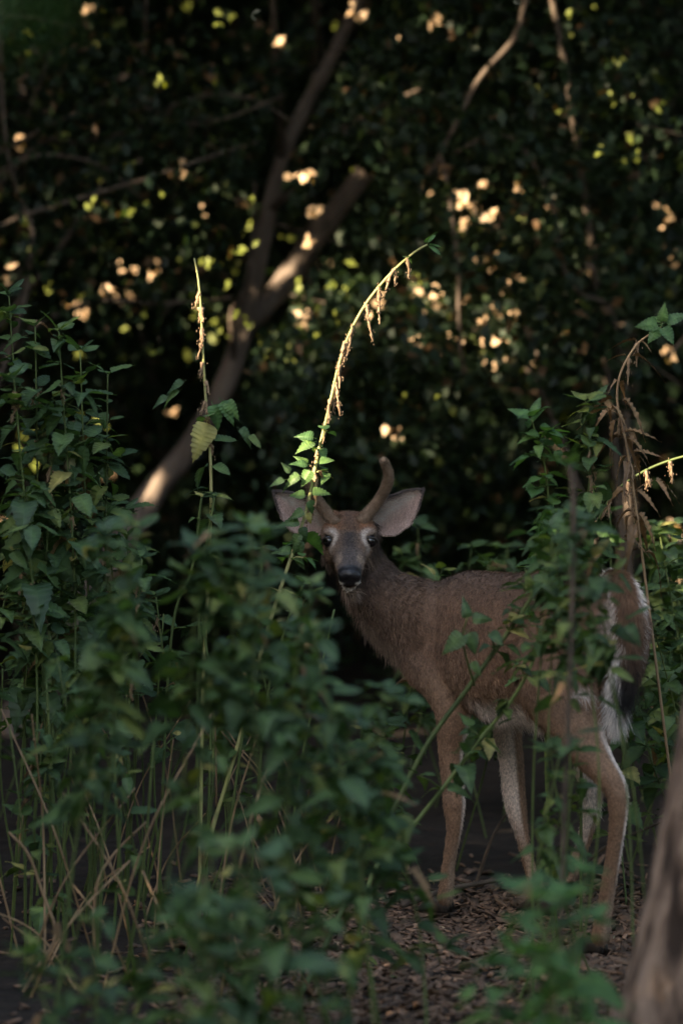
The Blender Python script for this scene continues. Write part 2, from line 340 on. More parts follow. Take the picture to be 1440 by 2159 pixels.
# ------------------------------------------------------------------ leaf masses
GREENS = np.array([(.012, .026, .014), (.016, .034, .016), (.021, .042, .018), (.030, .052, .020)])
def clear_of(p, paths, r):
    k = np.ones(len(p), bool)
    for q in paths:
        q = smooth_path(q, 60)
        k &= (np.linalg.norm((p[:, None] - q[None])[..., [0, 2]], axis=-1).min(1) > r)
    return k
def leaf_cloud(p, size, cols, flat=0.3, face=None):
    n = len(p); s = (np.broadcast_to(size, (n,)) * rng.uniform(.7, 1.25, n))[:, None]
    ax = rng.normal(0, 1, (n, 3)); ax[:, 2] -= .5; ax /= np.linalg.norm(ax, axis=1)[:, None]
    nr = rng.normal(0, 1, (n, 3)); nr[:, 2] += flat * 2; nr = nr if face is None else nr * .5 + np.asarray(face) * 1.6; sd = np.cross(ax, nr); sd /= np.linalg.norm(sd, axis=1)[:, None] + 1e-9
    up = np.cross(sd, ax); p = p - ax * s * .5
    v = np.stack([p, p + ax * s * .42 + sd * s * .29 + up * s * .07, p + ax * s, p + ax * s * .42 - sd * s * .29 + up * s * .07], 1)
    t = (np.arange(n)[:, None, None] * 4 + np.array([[0, 1, 2], [0, 2, 3]])[None]).reshape(-1, 3)
    return v.reshape(-1, 3), t, np.repeat(cols, 4, axis=0)
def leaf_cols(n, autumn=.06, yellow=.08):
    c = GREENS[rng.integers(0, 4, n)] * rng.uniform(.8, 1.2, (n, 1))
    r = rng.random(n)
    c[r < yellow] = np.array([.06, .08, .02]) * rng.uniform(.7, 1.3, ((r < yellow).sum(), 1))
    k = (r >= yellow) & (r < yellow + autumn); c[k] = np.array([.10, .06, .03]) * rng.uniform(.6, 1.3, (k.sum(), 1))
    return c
def box_pts(n, lo, hi, clump=0, sig=.13):
    lo, hi = np.array(lo, float), np.array(hi, float)
    if clump:
        cc = rng.uniform(lo, hi, (clump, 3)); return cc[rng.integers(0, clump, n)] + rng.normal(0, sig, (n, 3)) * np.array([1, 1, .8])
    return rng.uniform(lo, hi, (n, 3))
def tree(name, label, cat, base, boxes, n, size, group=None, trunk_r=.07, top=None, clump=0, sig=.13, limbs=9, lean=(0, 0), keep=True, cols=None, extra=None, paths=(), autumn=.06, yellow=.08):
    """trunk, limbs reaching into the crown boxes, crown of single leaves"""
    base = np.array([base[0], base[1], 0.0]); t = thing(name, label, cat, base, group)
    vol = np.array([np.prod(np.array(h) - np.array(l)) for l, h in boxes]); vol = vol / vol.sum()
    pts = [box_pts(int(n * w), l, h, int(clump * w) if clump else 0, sig) for w, (l, h) in zip(vol, boxes)]
    p = np.concatenate(pts)
    if keep: p = p[keep_sun(p, size * .22)]
    p = p[p[:, 2] > .03]
    c = leaf_cols(len(p), autumn, yellow) if cols is None else cols(len(p))
    v, tri, cc = leaf_cloud(p, size, c)
    if extra is not None and len(extra[0]):
        v2, t2, c2 = leaf_cloud(extra[0], extra[1], extra[2], .1, SUNv * .6 + np.array([0, -.7, 0]))
        tri = np.concatenate([tri, t2 + len(v)]); v = np.concatenate([v, v2]); cc = np.concatenate([cc, c2])
    mb = MB(); h = top if top else max(b[1][2] for b in boxes) * .9
    if trunk_r:
        tp_ = smooth_path([base + [0, 0, -.05], base + [lean[0] * .3 + R(-.06, .06), lean[1] * .3, h * .33], base + [lean[0] * .65, lean[1] * .65 + R(-.06, .06), h * .66], base + [lean[0], lean[1], h]], 16)
        mb.tube(tp_, np.linspace(trunk_r, trunk_r * .35, 16), 10, bump=.05)
        new_obj('trunk', mb.mesh('trunk', M['bark'], off=base), t)
        for i in range(limbs):
            l, hh = boxes[i % len(boxes)]; q = rng.uniform(l, hh); a = tp_[int(R(5, 14))]
            md = (a + q) / 2 + np.array([R(-.15, .15), R(-.15, .15), R(0, .3)])
            pp = smooth_path([a, md, q], 9)
            if len(TG) and not keep_sun(pp, .03).all(): continue
            b2 = MB(); b2.tube(pp, np.linspace(trunk_r * .3, .006, 9), 6); new_obj('limb', b2.mesh('limb', M['twig'], off=base), t)
    for (nm, pp, r0, r1, mt) in paths:
        b2 = MB(); q = smooth_path(pp, 30); b2.tube(q, np.linspace(r0, r1, 30) * (1 + .08 * np.sin(np.arange(30) * 1.7)), 10, bump=.05); new_obj(nm, b2.mesh(nm, M[mt], off=base), t)
    cr = new_obj('crown', mesh_np('crown', v - base, [tri], M['crown'], False, cc), t); cr['kind'] = 'stuff'
    return t

# spot leaves are shared out to the thicket shrubs
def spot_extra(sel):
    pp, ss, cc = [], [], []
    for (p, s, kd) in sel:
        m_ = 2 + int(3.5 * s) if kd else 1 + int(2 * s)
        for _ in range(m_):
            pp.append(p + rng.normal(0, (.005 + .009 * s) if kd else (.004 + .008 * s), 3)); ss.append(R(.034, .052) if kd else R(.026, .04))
            cc.append(np.array((.62, .45, .29) if kd else (.20, .24, .045)) * R(.7, 1.2))  # colour raised far above the crown greens to brighten the sun flecks
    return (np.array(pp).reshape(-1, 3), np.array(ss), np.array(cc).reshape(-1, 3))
left_sp = [s for s in SPW if s[0][0] < -.35]; mid_sp = [s for s in SPW if -.35 <= s[0][0] < .55]; right_sp = [s for s in SPW if s[0][0] >= .55]

# the leaning tree behind the nettles
lt = thing('leaning_tree', 'slender leaning tree forking behind the nettles, patches of sun on its bark', 'tree', A0)
def bark_tube(nm, pp, rads, mt, parent, off, n=36, sides=14):
    b2 = MB(); q = smooth_path(pp, n); b2.tube(q, lerp_arr(rads, n) * (1 + .05 * np.sin(np.arange(n) * 1.9)), sides, bump=.04); return new_obj(nm, b2.mesh(nm, M[mt], off=off), parent)
bark_tube('trunk', pathA, [.095, .072, .056, .046, .040, .038, .034, .030, .026, .024, .022, .020, .018], 'bark', lt, A0, 60)
bark_tube('limb', pathB, [.030, .036, .040, .038, .036, .034, .033, .032, .030], 'bark', lt, A0, 40)
bark_tube('limb', [P(594, 330, 14.1), P(588, 220, 13.9), P(580, 110, 13.8), P(574, -40, 13.7)], [.018, .015, .013, .012], 'twig', lt, A0, 20, 8)
bark_tube('limb', [P(495, 770, 14.0), P(490, 660, 13.8), P(520, 600, 13.7), P(535, 470, 13.7), P(538, 380, 13.7)], [.012, .010, .009, .007, .005], 'twig', lt, A0, 20, 8)
bark_tube('limb', [P(570, 440, 14.05), P(700, 330, 13.8), P(760, 250, 13.6), P(900, 180, 13.5)], [.014, .010, .008, .005], 'twig', lt, A0, 20, 8)
cp = np.concatenate([np.array(P(x, y, d)) + rng.normal(0, .14, (480, 3)) for x, y, d in ((620, 250, 13.9), (700, 300, 13.8), (560, 330, 14.0), (760, 230, 13.8), (640, 160, 14.1), (860, 180, 13.6), (480, 480, 13.7), (440, 420, 13.6), (660, 330, 13.7), (840, 720, 13.7), (880, 800, 13.6), (640, 770, 13.6))])
cp = cp[keep_sun(cp, .03)]; cp = cp[clear_of(cp, [pathA, pathB[1:5]], .07)]
v, tri, cc = leaf_cloud(cp, .052, leaf_cols(len(cp), .04, .06))
o = new_obj('crown', mesh_np('crown', v - A0, [tri], M['crown'], False, cc), lt); o['kind'] = 'stuff'

# shrub of arching bare branches
B0 = np.array([-1.75, 13.3, 0])
sh = thing('arching_shrub', 'tangled shrub of thin arching bare branches in the dark thicket', 'shrub', B0)
def br(pts, r): 
    pp = [P(*q) for q in pts]; bark_tube('branch', pp, r, 'twig', sh, B0, 26, 7)
for st in ARCHING:
    k = len(st); br(st, [.014] * 2 + [.011] + [.0085 - .005 * i / (k - 3) for i in range(k - 3)])
cp = np.concatenate([np.array(P(R(-150, 560), R(-40, 640), R(13.0, 13.8))) + rng.normal(0, .11, (90, 3)) for _ in range(46)])
cp = cp[keep_sun(cp, .03) & clear_of(cp, [pathA, pathB[1:5]], .075)]; v, tri, cc = leaf_cloud(cp, .046, leaf_cols(len(cp), .10, .08))
o = new_obj('crown', mesh_np('crown', v - B0, [tri], M['crown'], False, cc), sh); o['kind'] = 'stuff'
for _ in range(26):
    x, y, d = R(-60, 620), R(0, 700), R(12.9, 14.4); a = R(-.5, 1.3); l = R(120, 330)
    q = [P(x, y, d), P(x + l * .5 * math.cos(a), y - l * .5 * math.sin(a) + R(-25, 25), d + R(-.1, .1)), P(x + l * math.cos(a), y - l * math.sin(a), d + R(-.2, .2))]
    if not keep_sun(smooth_path(q, 20), .01).all(): continue
    bark_tube('twig', q, [R(.003, .006), .003, .0018], 'twig', sh, B0, 12, 5)
# leafy shrub with a pale crooked branch
C0 = np.array([.95, 13.2, 0])
sh2 = thing('dark_shrub', 'dark leafy shrub with one crooked bare branch hanging behind the antlers', 'shrub', C0)
def br2(pts, r): bark_tube('branch', [P(*q) for q in pts], r, 'twig', sh2, C0, 26, 7)
br2([(1330, 1606, 13.2), (1300, 1000, 13.3), (1230, 400, 13.2), (1150, -60, 13.1), (1108, 0, 13.0), (1085, 80, 13.0), (1010, 165, 13.0), (962, 260, 13.0), (930, 320, 13.0), (905, 370, 13.0)], [.018, .015, .012, .011, .010, .010, .009, .008, .007, .004])
br2([(1330, 1606, 13.2), (1240, 1100, 13.2), (1100, 760, 13.1), (990, 790, 13.1), (968, 700, 13.0), (965, 560, 13.0), (948, 420, 13.0), (930, 330, 13.0)], [.016, .013, .009, .008, .008, .007, .007, .006])
br2([(1330, 1606, 13.2), (1320, 900, 13.1), (1290, 660, 13.1), (1220, 620, 13.0), (1180, 540, 13.0), (1165, 430, 13.0), (1100, 310, 13.0), (1040, 285, 13.0), (960, 320, 13.0)], [.016, .012, .010, .009, .008, .007, .006, .006, .005])
cp = np.concatenate([np.array(P(x, y, R(12.9, 13.7))) + rng.normal(0, .12, (110, 3)) for x, y in [(R(760, 1440), R(-40, 780)) for _ in range(85)] + [(R(600, 1000), R(620, 1000)) for _ in range(28)]])
cp = cp[keep_sun(cp, .03) & clear_of(cp, [pathA, pathB[1:5]], .075)]; v, tri, cc = leaf_cloud(cp, .054, leaf_cols(len(cp), .05, .03))
o = new_obj('crown', mesh_np('crown', v - C0, [tri], M['crown'], False, cc), sh2); o['kind'] = 'stuff'

for _ in range(22):
    x, y, d = R(640, 1440), R(0, 760), R(12.8, 14.4); a = R(-.6, 2.2); l = R(120, 330)
    q = [P(x, y, d), P(x + l * .5 * math.cos(a), y - l * .5 * math.sin(a) + R(-25, 25), d + R(-.1, .1)), P(x + l * math.cos(a), y - l * math.sin(a), d + R(-.2, .2))]
    if not keep_sun(smooth_path(q, 20), .01).all(): continue
    bark_tube('twig', q, [R(.003, .006), .003, .0018], 'twig', sh2, C0, 12, 5)
# thicket shrubs behind
G1 = 'leafy shrubs of the thicket'
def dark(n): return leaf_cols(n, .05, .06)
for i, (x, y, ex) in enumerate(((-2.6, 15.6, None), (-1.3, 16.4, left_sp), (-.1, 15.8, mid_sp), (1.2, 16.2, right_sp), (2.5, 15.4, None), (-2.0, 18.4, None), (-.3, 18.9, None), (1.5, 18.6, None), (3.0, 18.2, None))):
    tree('thicket_shrub', {1: 'dense shrub behind the arching bare branches, flecked with small sunlit leaves of brightened colour', 2: 'dense shrub behind the fork of the leaning tree, yellow-green leaves catching sun, their colour brightened', 3: 'dense shrub with clusters of tan sunlit leaves, brightened in colour, behind the crooked bare branch'}.get(i, 'dense dark leafy shrub deep in the thicket'), 'shrub', (x, y), [((x - 1.1, y - 1.0, .15), (x + 1.1, y + 1.1, 4.0))], 15000, .055, G1, trunk_r=.04, clump=420, sig=.13, limbs=7, extra=spot_extra(ex) if ex else None, cols=dark)
# slender dark trunks on the right
for i, (a, b_) in enumerate((((1455, 620, 18.0), (1215, -60, 17.6)), ((1390, 700, 18.6), (1330, -60, 18.4)), ((1250, 620, 17.8), (1165, -60, 17.8)), ((1500, 500, 17.5), (1260, -90, 17.2)))):
    pa, pb = np.array(P(*a)), np.array(P(*b_)); g = pa + (pb - pa) * (-(pa[2] + .05) / (pb[2] - pa[2])); tpt = pa + (pb - pa) * 2.0
    t = thing('slender_tree', 'slender dark tree trunk leaning in front of sunlit leaves', 'tree', (g[0], g[1], 0), 'slender leaning trunks')
    bark_tube('trunk', [g, pa, pb, tpt], [.07, .06, .05, .035], 'bark', t, np.array([g[0], g[1], 0]), 20, 9)
    cpp = tpt + rng.normal(0, .5, (500, 3)); v, tri, cc = leaf_cloud(cpp[keep_sun(cpp, .05)], .10, leaf_cols(int(keep_sun(cpp, .05).sum())))
    o = new_obj('crown', mesh_np('crown', v - np.array([g[0], g[1], 0]), [tri], M['crown'], False, cc), t); o['kind'] = 'stuff'

# woods closing the view behind; unseen trees added overhead and around to block light
G2 = 'tall broadleaf trees around the glade'; LB = 'tall broadleaf tree of the surrounding woods, most of them added unseen to block light'
for x in (-10.5, -7, -3.5, 0, 3.5, 7, 10.5):
    tree('woodland_blocker_tree', LB, 'tree', (x, 24 + R(-.6, .6)), [((x - 2.2, 21.5, .1), (x + 2.2, 26.5, 9))], 20000, .20, G2, trunk_r=.14, keep=False, limbs=6)
for x in (-14, -7, 0, 7, 14):
    tree('woodland_blocker_tree', LB, 'tree', (x, 33 + R(-1, 1)), [((x - 4, 30.5, .1), (x + 4, 35, 12))], 9000, .42, G2, trunk_r=.18, keep=False, limbs=5)
for (bx, by, lo, hi, n) in ((-3.0, 13.2, (-4.5, 10.9, 3.1), (0.2, 17.0, 6.2), 12000), (3.2, 13.0, (-.2, 10.9, 3.1), (4.6, 17.0, 6.2), 12000), (-3.2, 19.5, (-4.5, 16.5, 3.6), (.2, 22.5, 6.5), 10000), (3.6, 19.8, (-.2, 16.5, 3.6), (4.6, 22.5, 6.5), 10000)):  # unseen canopy added overhead to keep skylight off the thicket
    tree('woodland_blocker_tree', LB, 'tree', (bx, by), [(lo, hi)], n, .19, G2, trunk_r=.11, limbs=8)
for y in (-4.5, -1.5, 1.5, 4.5, 7.5, 10.5, 13.5, 16.5, 19.5):                                   # unseen sunward row added to block the sun, crowns cut with gaps
    tree('woodland_blocker_tree', LB, 'tree', (-5.2, y), [((-6.6, y - 2.0, .2), (-3.4, y + 2.0, 6.3))], 36000, .13, G2, trunk_r=.13, limbs=5)
for y in (5, 9, 13, 17, 21):  # unseen row added on the right to darken the scene
    tree('woodland_blocker_tree', LB, 'tree', (5.6, y), [((4.2, y - 2.3, .2), (7, y + 2.3, 7.5))], 4500, .24, G2, trunk_r=.13, keep=False, limbs=5)
for x in (-13, -8, -3, 2, 7, 12):  # unseen tree line added behind the camera to darken the background
    tree('woodland_blocker_tree', LB, 'tree', (x, -13), [((x - 2.8, -15, .2), (x + 2.8, -12, 9.0))], 4500, .32, G2, trunk_r=.16, keep=False, limbs=5)
# ------------------------------------------------------------------ deer
TH = math.radians(35)
DF = np.array([-math.sin(TH), math.cos(TH), 0]); DL = np.array([-math.cos(TH), -math.sin(TH), 0]); DU = np.array([0, 0, 1.0])
DO = np.array([.484, 9.805, 0])
def L2W(X, Y, Z): return DO + X * DF + Y * DL + Z * DU
def W2L(p): q = np.asarray(p) - DO; return np.stack([q @ DF, q @ DL, q @ DU], -1)
def onY(px, py, Y):
    """point on the lengthwise plane of the deer at side offset Y, seen at that photo position"""
    a = np.array(P(px, py, 9.0)); c = np.array([0, 0, CAMH]); r = a - c
    t = (Y - (c - DO) @ DL) / (r @ DL)
    return c + t * r

def loft(mb, secs, n=32):
    vs = []; a = np.linspace(0, 2 * np.pi, n, endpoint=False)
    for (c, rt, up, hw, ht, hb, ex) in secs:
        ca, sa = np.cos(a), np.sin(a)
        x = np.sign(ca) * np.abs(ca) ** ex * hw
        y = np.sign(sa) * np.abs(sa) ** ex * np.where(sa > 0, ht, hb)
        vs.append(np.asarray(c) + x[:, None] * rt + y[:, None] * up)
    m = len(secs); v = np.concatenate(vs + [np.asarray(secs[0][0])[None], np.asarray(secs[-1][0])[None]])
    i = np.arange(m - 1)[:, None] * n; j = np.arange(n)[None]; k = (j + 1) % n
    q = np.stack([i + j, i + k, i + n + k, i + n + j], -1).reshape(-1, 4); b = m * n
    t = [[b, (x + 1) % n, x] for x in range(n)] + [[b + 1, (m - 1) * n + x, (m - 1) * n + (x + 1) % n] for x in range(n)]
    mb.add(v, q, t)
def blob(mb, c, ax, rad, nu=16, nv=10):
    ax = [np.asarray(x, float) for x in ax]
    secs = []
    for i in range(1, nv):
        p = math.pi * i / nv
        secs.append((np.asarray(c) - ax[0] * rad[0] * math.cos(p), ax[1], ax[2], rad[1] * math.sin(p), rad[2] * math.sin(p), rad[2] * math.sin(p), 1.0))
    loft(mb, secs, nu)
    mb.v[-1][-2] = np.asarray(c) - ax[0] * rad[0]; mb.v[-1][-1] = np.asarray(c) + ax[0] * rad[0]

db = MB(); CH = {}       # CH: name -> (points, radii) used for fur direction and colour
# torso: X, top, widest height, bottom, half width
T = [(-.335, .80, .755, .70, .035), (-.32, .835, .75, .655, .075), (-.28, .868, .75, .60, .105), (-.20, .893, .745, .565, .126), (-.10, .886, .71, .538, .130),
     (0, .873, .68, .505, .142), (.10, .862, .66, .495, .146), (.20, .858, .65, .50, .136), (.29, .857, .655, .515, .118), (.36, .838, .665, .55, .100),
     (.415, .800, .675, .585, .078), (.45, .755, .68, .62, .045)]
loft(db, [(L2W(X, 0, w), -DL, DU, hw, t - w, w - b, .92) for (X, t, w, b, hw) in T], 40)
CH['torso'] = ([L2W(X, 0, (t + b) / 2) for (X, t, w, b, hw) in T], [(t - b) / 2 for (X, t, w, b, hw) in T])
# neck
NK = [(P(990, 1335, 9.99), .07, .085), (P(930, 1330, 10.06), .100, .118), (P(882, 1312, 10.10), .085, .112), (P(838, 1286, 10.14), .070, .095), (P(800, 1255, 10.17), .060, .080), (P(772, 1215, 10.19), .056, .068), (P(755, 1178, 10.18), .053, .060), (P(745, 1140, 10.18), .05, .055)]
npts = smooth_path([p for p, _, _ in NK], 22); nw = lerp_arr([w for _, w, _ in NK], 22); nh = lerp_arr([h for _, _, h in NK], 22)
ntg = np.gradient(npts, axis=0); ntg /= np.linalg.norm(ntg, axis=1)[:, None]
secs = []
for i in range(22):
    rt = np.cross(ntg[i], DU); rt /= np.linalg.norm(rt); up = np.cross(rt, ntg[i])
    secs.append((npts[i], rt, up, nw[i], nh[i], nh[i], 1.0))
loft(db, secs, 32)
CH['neck'] = (list(npts), list(nh))
# head frame: a along the muzzle, b to the deer's left ear (photo right), c up
HS = np.array(P(737, 1122, 10.16))
HA = np.array([0.0, -.890, -.456]); HB = np.array([1.0, 0, 0]); HC = np.array([0, -.456, .890])
def H(a, b, c): return HS + a * HA + b * HB + c * HC
def toH(p): q = np.asarray(p) - HS; return np.stack([q @ HA, q @ HB, q @ HC], -1)
# a, centre c, half width, up, down
HD = [(-.080, -.008, .026, .016, .022), (-.066, -.008, .052, .032, .040), (-.04, -.006, .066, .041, .054), (-.01, -.004, .072, .044, .058), (.02, -.004, .070, .044, .060), (.045, -.007, .0605, .040, .057),
      (.07, -.010, .049, .036, .050), (.095, -.014, .041, .031, .043), (.12, -.018, .0355, .027, .036), (.145, -.021, .0315, .025, .031), (.165, -.023, .030, .024, .029), (.180, -.024, .0275, .022, .026), (.191, -.024, .018, .015, .018)]
loft(db, [(H(a, 0, c), HB, HC, hw, u, dn, .95) for a, c, hw, u, dn in HD], 32)
CH['head'] = ([H(a, 0, c) for a, c, *_ in HD], [(u + dn) / 2 for *_, u, dn in HD])
for s in (-1, 1):
    blob(db, H(.024, s * .047, .020), (HA, HB, HC), (.030, .020, .014))       # brow ridge
    blob(db, H(.025, s * .040, -.038), (HA, HB, HC), (.044, .028, .030))      # cheek
    blob(db, H(-.012, s * .037, .031), (HA, HB, HC), (.020, .019, .022))      # pedicel
    blob(db, H(.172, s * .015, -.036), (HA, HB, HC), (.018, .014, .014))      # upper lip
    blob(db, H(.178, s * .017, -.018), (HA, HB, HC), (.016, .013, .013))      # nostril wing
blob(db, H(.18, 0, -.014), (HA, HB, HC), (.016, .022, .015))
blob(db, H(.146, 0, -.066), (HA, HB, HC), (.032, .020, .016))                # chin
# legs
def leg(name, pts, rad):
    n = len(pts) * 4; pp = smooth_path(pts, n); rr = lerp_arr(rad, n)
    db.tube(pp, rr, 18); CH[name] = (list(pp), list(rr))
leg('LF', [L2W(.33, .055, .70), onY(905, 1385, .075), onY(938, 1440, .085), onY(955, 1500, .088), onY(950, 1580, .085), onY(954, 1650, .082), onY(957, 1695, .082), onY(957, 1750, .08), onY(946, 1817, .08), onY(942, 1862, .078), onY(938, 1893, .078), onY(931, 1906, .078)],
    [.07, .075, .062, .046, .030, .0265, .0275, .018, .0155, .018, .021, .016])
leg('RF', [L2W(.31, -.06, .68), L2W(.25, -.085, .58), onY(1066, 1500, -.10), onY(1072, 1560, -.11), onY(1078, 1610, -.115), onY(1082, 1660, -.12), onY(1088, 1705, -.122), onY(1098, 1750, -.125), onY(1109, 1799, -.13), onY(1120, 1839, -.132), onY(1133, 1879, -.135), onY(1138, 1905, -.138), onY(1138, 1911, -.14)],
    [.06, .055, .042, .033, .030, .029, .026, .0175, .0145, .015, .0195, .0195, .016])
leg('LH', [L2W(-.20, .055, .76), onY(1168, 1400, .10), onY(1182, 1460, .115), onY(1208, 1520, .125), onY(1240, 1580, .13), onY(1272, 1625, .132), onY(1296, 1660, .135), onY(1303, 1695, .137), onY(1300, 1750, .139), onY(1291, 1810, .141), onY(1280, 1880, .143), onY(1271, 1935, .145), onY(1265, 1972, .146), onY(1258, 1990, .147)],
    [.10, .098, .090, .068, .047, .034, .028, .024, .0185, .0175, .0175, .019, .0225, .017])
leg('RH', [L2W(-.20, -.055, .76), L2W(-.15, -.09, .66), L2W(-.10, -.105, .56), onY(1238, 1600, -.11), onY(1247, 1650, -.113), onY(1246, 1685, -.115), onY(1237, 1745, -.116), onY(1225, 1790, -.117), onY(1205, 1839, -.118), onY(1189, 1879, -.118), onY(1178, 1903, -.118), onY(1171, 1913, -.118)],
    [.10, .09, .065, .036, .029, .026, .018, .0165, .016, .0195, .0195, .016])
blob(db, onY(1150, 1450, .105), (DF, DL, DU), (.075, .05, .10))              # stifle
blob(db, L2W(.30, .085, .63), (DF, DL, DU), (.075, .05, .10))                # shoulder
# tail
TP = [L2W(-.27, 0, .865), P(1308, 1234, 9.50), P(1326, 1282, 9.44), P(1325, 1350, 9.43), P(1315, 1420, 9.43), P(1305, 1480, 9.43), P(1300, 1515, 9.43)]
tp = smooth_path(TP, 20); tr_ = lerp_arr([.027, .028, .027, .022, .018, .013, .006], 20)
db.tube(tp, tr_, 14); CH['tail'] = (list(tp), list(tr_))

raw = new_obj('raw', db.mesh('raw', None))
md = raw.modifiers.new('r', 'REMESH'); md.mode = 'VOXEL'; md.voxel_size = .0042
ms = raw.modifiers.new('s', 'SMOOTH'); ms.factor = .5; ms.iterations = 7
bpy.context.view_layer.update()
dg = bpy.context.evaluated_depsgraph_get()
ev = raw.evaluated_get(dg); bme = bpy.data.meshes.new_from_object(ev)
bpy.data.objects.remove(raw)
nV = len(bme.vertices); V = np.empty(nV * 3, np.float32); bme.vertices.foreach_get('co', V); V = V.reshape(-1, 3).astype(float)
VN = np.empty(nV * 3, np.float32); bme.vertices.foreach_get('normal', VN); VN = VN.reshape(-1, 3).astype(float)
FQ = np.array([list(p.vertices) for p in bme.polygons if len(p.vertices) == 4])
FT = [list(p.vertices) for p in bme.polygons if len(p.vertices) == 3]

# nearest chain, hair direction
names = list(CH); S0, S1, SR, SI, ST = [], [], [], [], []
for k, nme in enumerate(names):
    pts, rad = CH[nme]
    for i in range(len(pts) - 1):
        S0.append(pts[i]); S1.append(pts[i + 1]); SR.append((rad[i] + rad[i + 1]) / 2); SI.append(k); ST.append((i + .5) / (len(pts) - 1))
S0, S1, SR, SI, ST = map(np.array, (S0, S1, SR, SI, ST))
SD = S1 - S0; SDn = SD / np.linalg.norm(SD, axis=1)[:, None]
flip = np.array([{'torso': -1, 'neck': -1, 'head': -1}.get(n, 1) for n in names])
def nearest(p):
    out = np.empty(len(p), int)
    for s in range(0, len(p), 8000):
        q = p[s:s + 8000, None] - S0[None]
        t = np.clip((q * SD).sum(-1) / (SD ** 2).sum(-1), 0, 1)
        d = np.linalg.norm(q - t[..., None] * SD, axis=-1) / SR
        out[s:s + 8000] = d.argmin(1)
    return out
def sm(x, a, b): t = np.clip((x - a) / (b - a), 0, 1); return t * t * (3 - 2 * t)
def mixc(c, d, w): return c * (1 - w[:, None]) + np.asarray(d) * w[:, None]
EYES = [H(.049, s * .0520, .004) for s in (-1, 1)]
def vnoise(p, f, seed=0):
    g = np.random.default_rng(seed); o = np.zeros(len(p))
    for _ in range(6):
        k = g.normal(0, f, 3); o += np.sin(p @ k + g.uniform(0, 6.28))
    return o / 6
def coat(p, n, seg):
    """coat colour at points p with normals n: (N,3), wetness, hair length, region index"""
    reg = SI[seg]; st = ST[seg]; l = W2L(p); h = toH(p); nl = n @ DL; N = len(p)
    ln = np.full(N, .016); wet = np.zeros(N)
    c = np.tile(np.array([.160, .093, .058]), (N, 1))
    c = mixc(c, (.082, .052, .037), sm(l[:, 2], .76, .86))
    c = mixc(c, (.205, .128, .080), 1 - sm(l[:, 2], .56, .66))
    nz = vnoise(p, 28, 3)
    c = c * (1 + .16 * nz + .10 * vnoise(p, 90, 4))[:, None]
    c = c * (1 + .26 * vnoise(l * np.array([55., 160., 260.]), 1.0, 5) + .16 * vnoise(l * np.array([20., 60., 80.]), 1.0, 6))[:, None]
    body = np.isin(reg, [names.index('torso')])
    # belly and groin
    w = body * (1 - sm(l[:, 2] + .02 * nz, .525, .565)) * sm(-l[:, 0], -.20, -.08)
    c = mixc(c, (.66, .59, .53), w); ln = ln + .022 * w
    # rump edge beside the tail
    w = sm(-l[:, 0], .308, .333) * (l[:, 2] > .6) * (reg != names.index('tail'))
    c = mixc(c, (.60, .54, .48), w); ln = ln + .02 * w
    isn = reg == names.index('neck')
    wn_ = sm(l[:, 0] + .15 * (l[:, 2] - .7), .20, .44) * (isn | body); c = c * (1 - wn_[:, None] * np.array([.24, .18, .12])); ln[isn] = .022
    thr = isn * sm(-(n @ DU), .15, .75)
    c = mixc(c, (.27, .20, .15), thr * .75); ln = ln + .016 * thr
    for nm in ('LF', 'RF', 'LH', 'RH'):
        m = (reg == names.index(nm)) & (l[:, 2] < .58)
        inn = -nl if nm[0] == 'L' else nl
        f = m * (1 - sm(l[:, 2], .46, .58))
        c = mixc(c, (.25, .152, .094), f)
        w = m * sm(inn, .05, .5) * (1 - sm(l[:, 2], .50, .56)) * sm(l[:, 2], .12, .30)
        c = mixc(c, (.74, .64, .57), w)
        w = m * (1 - sm(l[:, 2], .10, .22)) * sm(-(n @ DF) + .5 * inn, .3, .9)
        c = mixc(c, (.36, .27, .20), w * .6)
        c = np.where((m & (l[:, 2] < .05))[:, None], c * .8, c)
        ln = np.where(m, .0085, ln)
    hk = (reg == names.index('RH')) * np.exp(-((l[:, 2] - .285) / .03) ** 2) * sm(-(n @ DF) , -.4, .5)
    c = mixc(c, (.62, .55, .47), hk); ln = ln + .012 * hk
    # tail
    m = reg == names.index('tail')
    out = -(n @ DF)                                             # upper side of the hanging tail
    w = m * 1.0
    tcol = mixc(np.tile(np.array([.15, .085, .05]), (N, 1)), (.014, .012, .012), sm(st + .06 * nz, .40, .62))
    tcol = mixc(tcol, (.80, .75, .70), np.clip(sm(-n[:, 0], .45, .75) * sm(st, .40, .55) + sm(n[:, 0], .6, .9) * sm(st, .08, .2) * (1 - sm(st, .26, .36)) + sm(st + .05 * nz, .80, .90) + sm(-out, .2, .6), 0, 1))
    c = mixc(c, tcol, w); ln = np.where(m, .016 + .032 * sm(st, .0, .6), ln)
    # head
    m = reg == names.index('head'); a, b, k = h[:, 0], np.abs(h[:, 1]), h[:, 2]
    hc = np.tile(np.array([.165, .105, .070]), (N, 1))
    hc = mixc(hc, (.128, .064, .034), sm(k, .006, .024) * (1 - sm(a + .25 * b, .040, .056)))                # rufous crown
    hc = mixc(hc, (.045, .036, .033), np.exp(-(b / .028) ** 2) * sm(a, .036, .058) * sm(k, -.02, .005))       # dark bridge
    hc = mixc(hc, (.085, .07, .065), .8 * sm(a, .085, .12) * sm(k, -.045, -.015))
    hc = mixc(hc, (.060, .042, .032), .6 * np.exp(-(b / .022) ** 2) * (a < .04) * sm(k, .01, .03))
    hc = mixc(hc, (.20, .085, .034), .6 * np.exp(-((b - .040) / .014) ** 2) * np.exp(-((a - .026) / .016) ** 2) * sm(k, .005, .02))
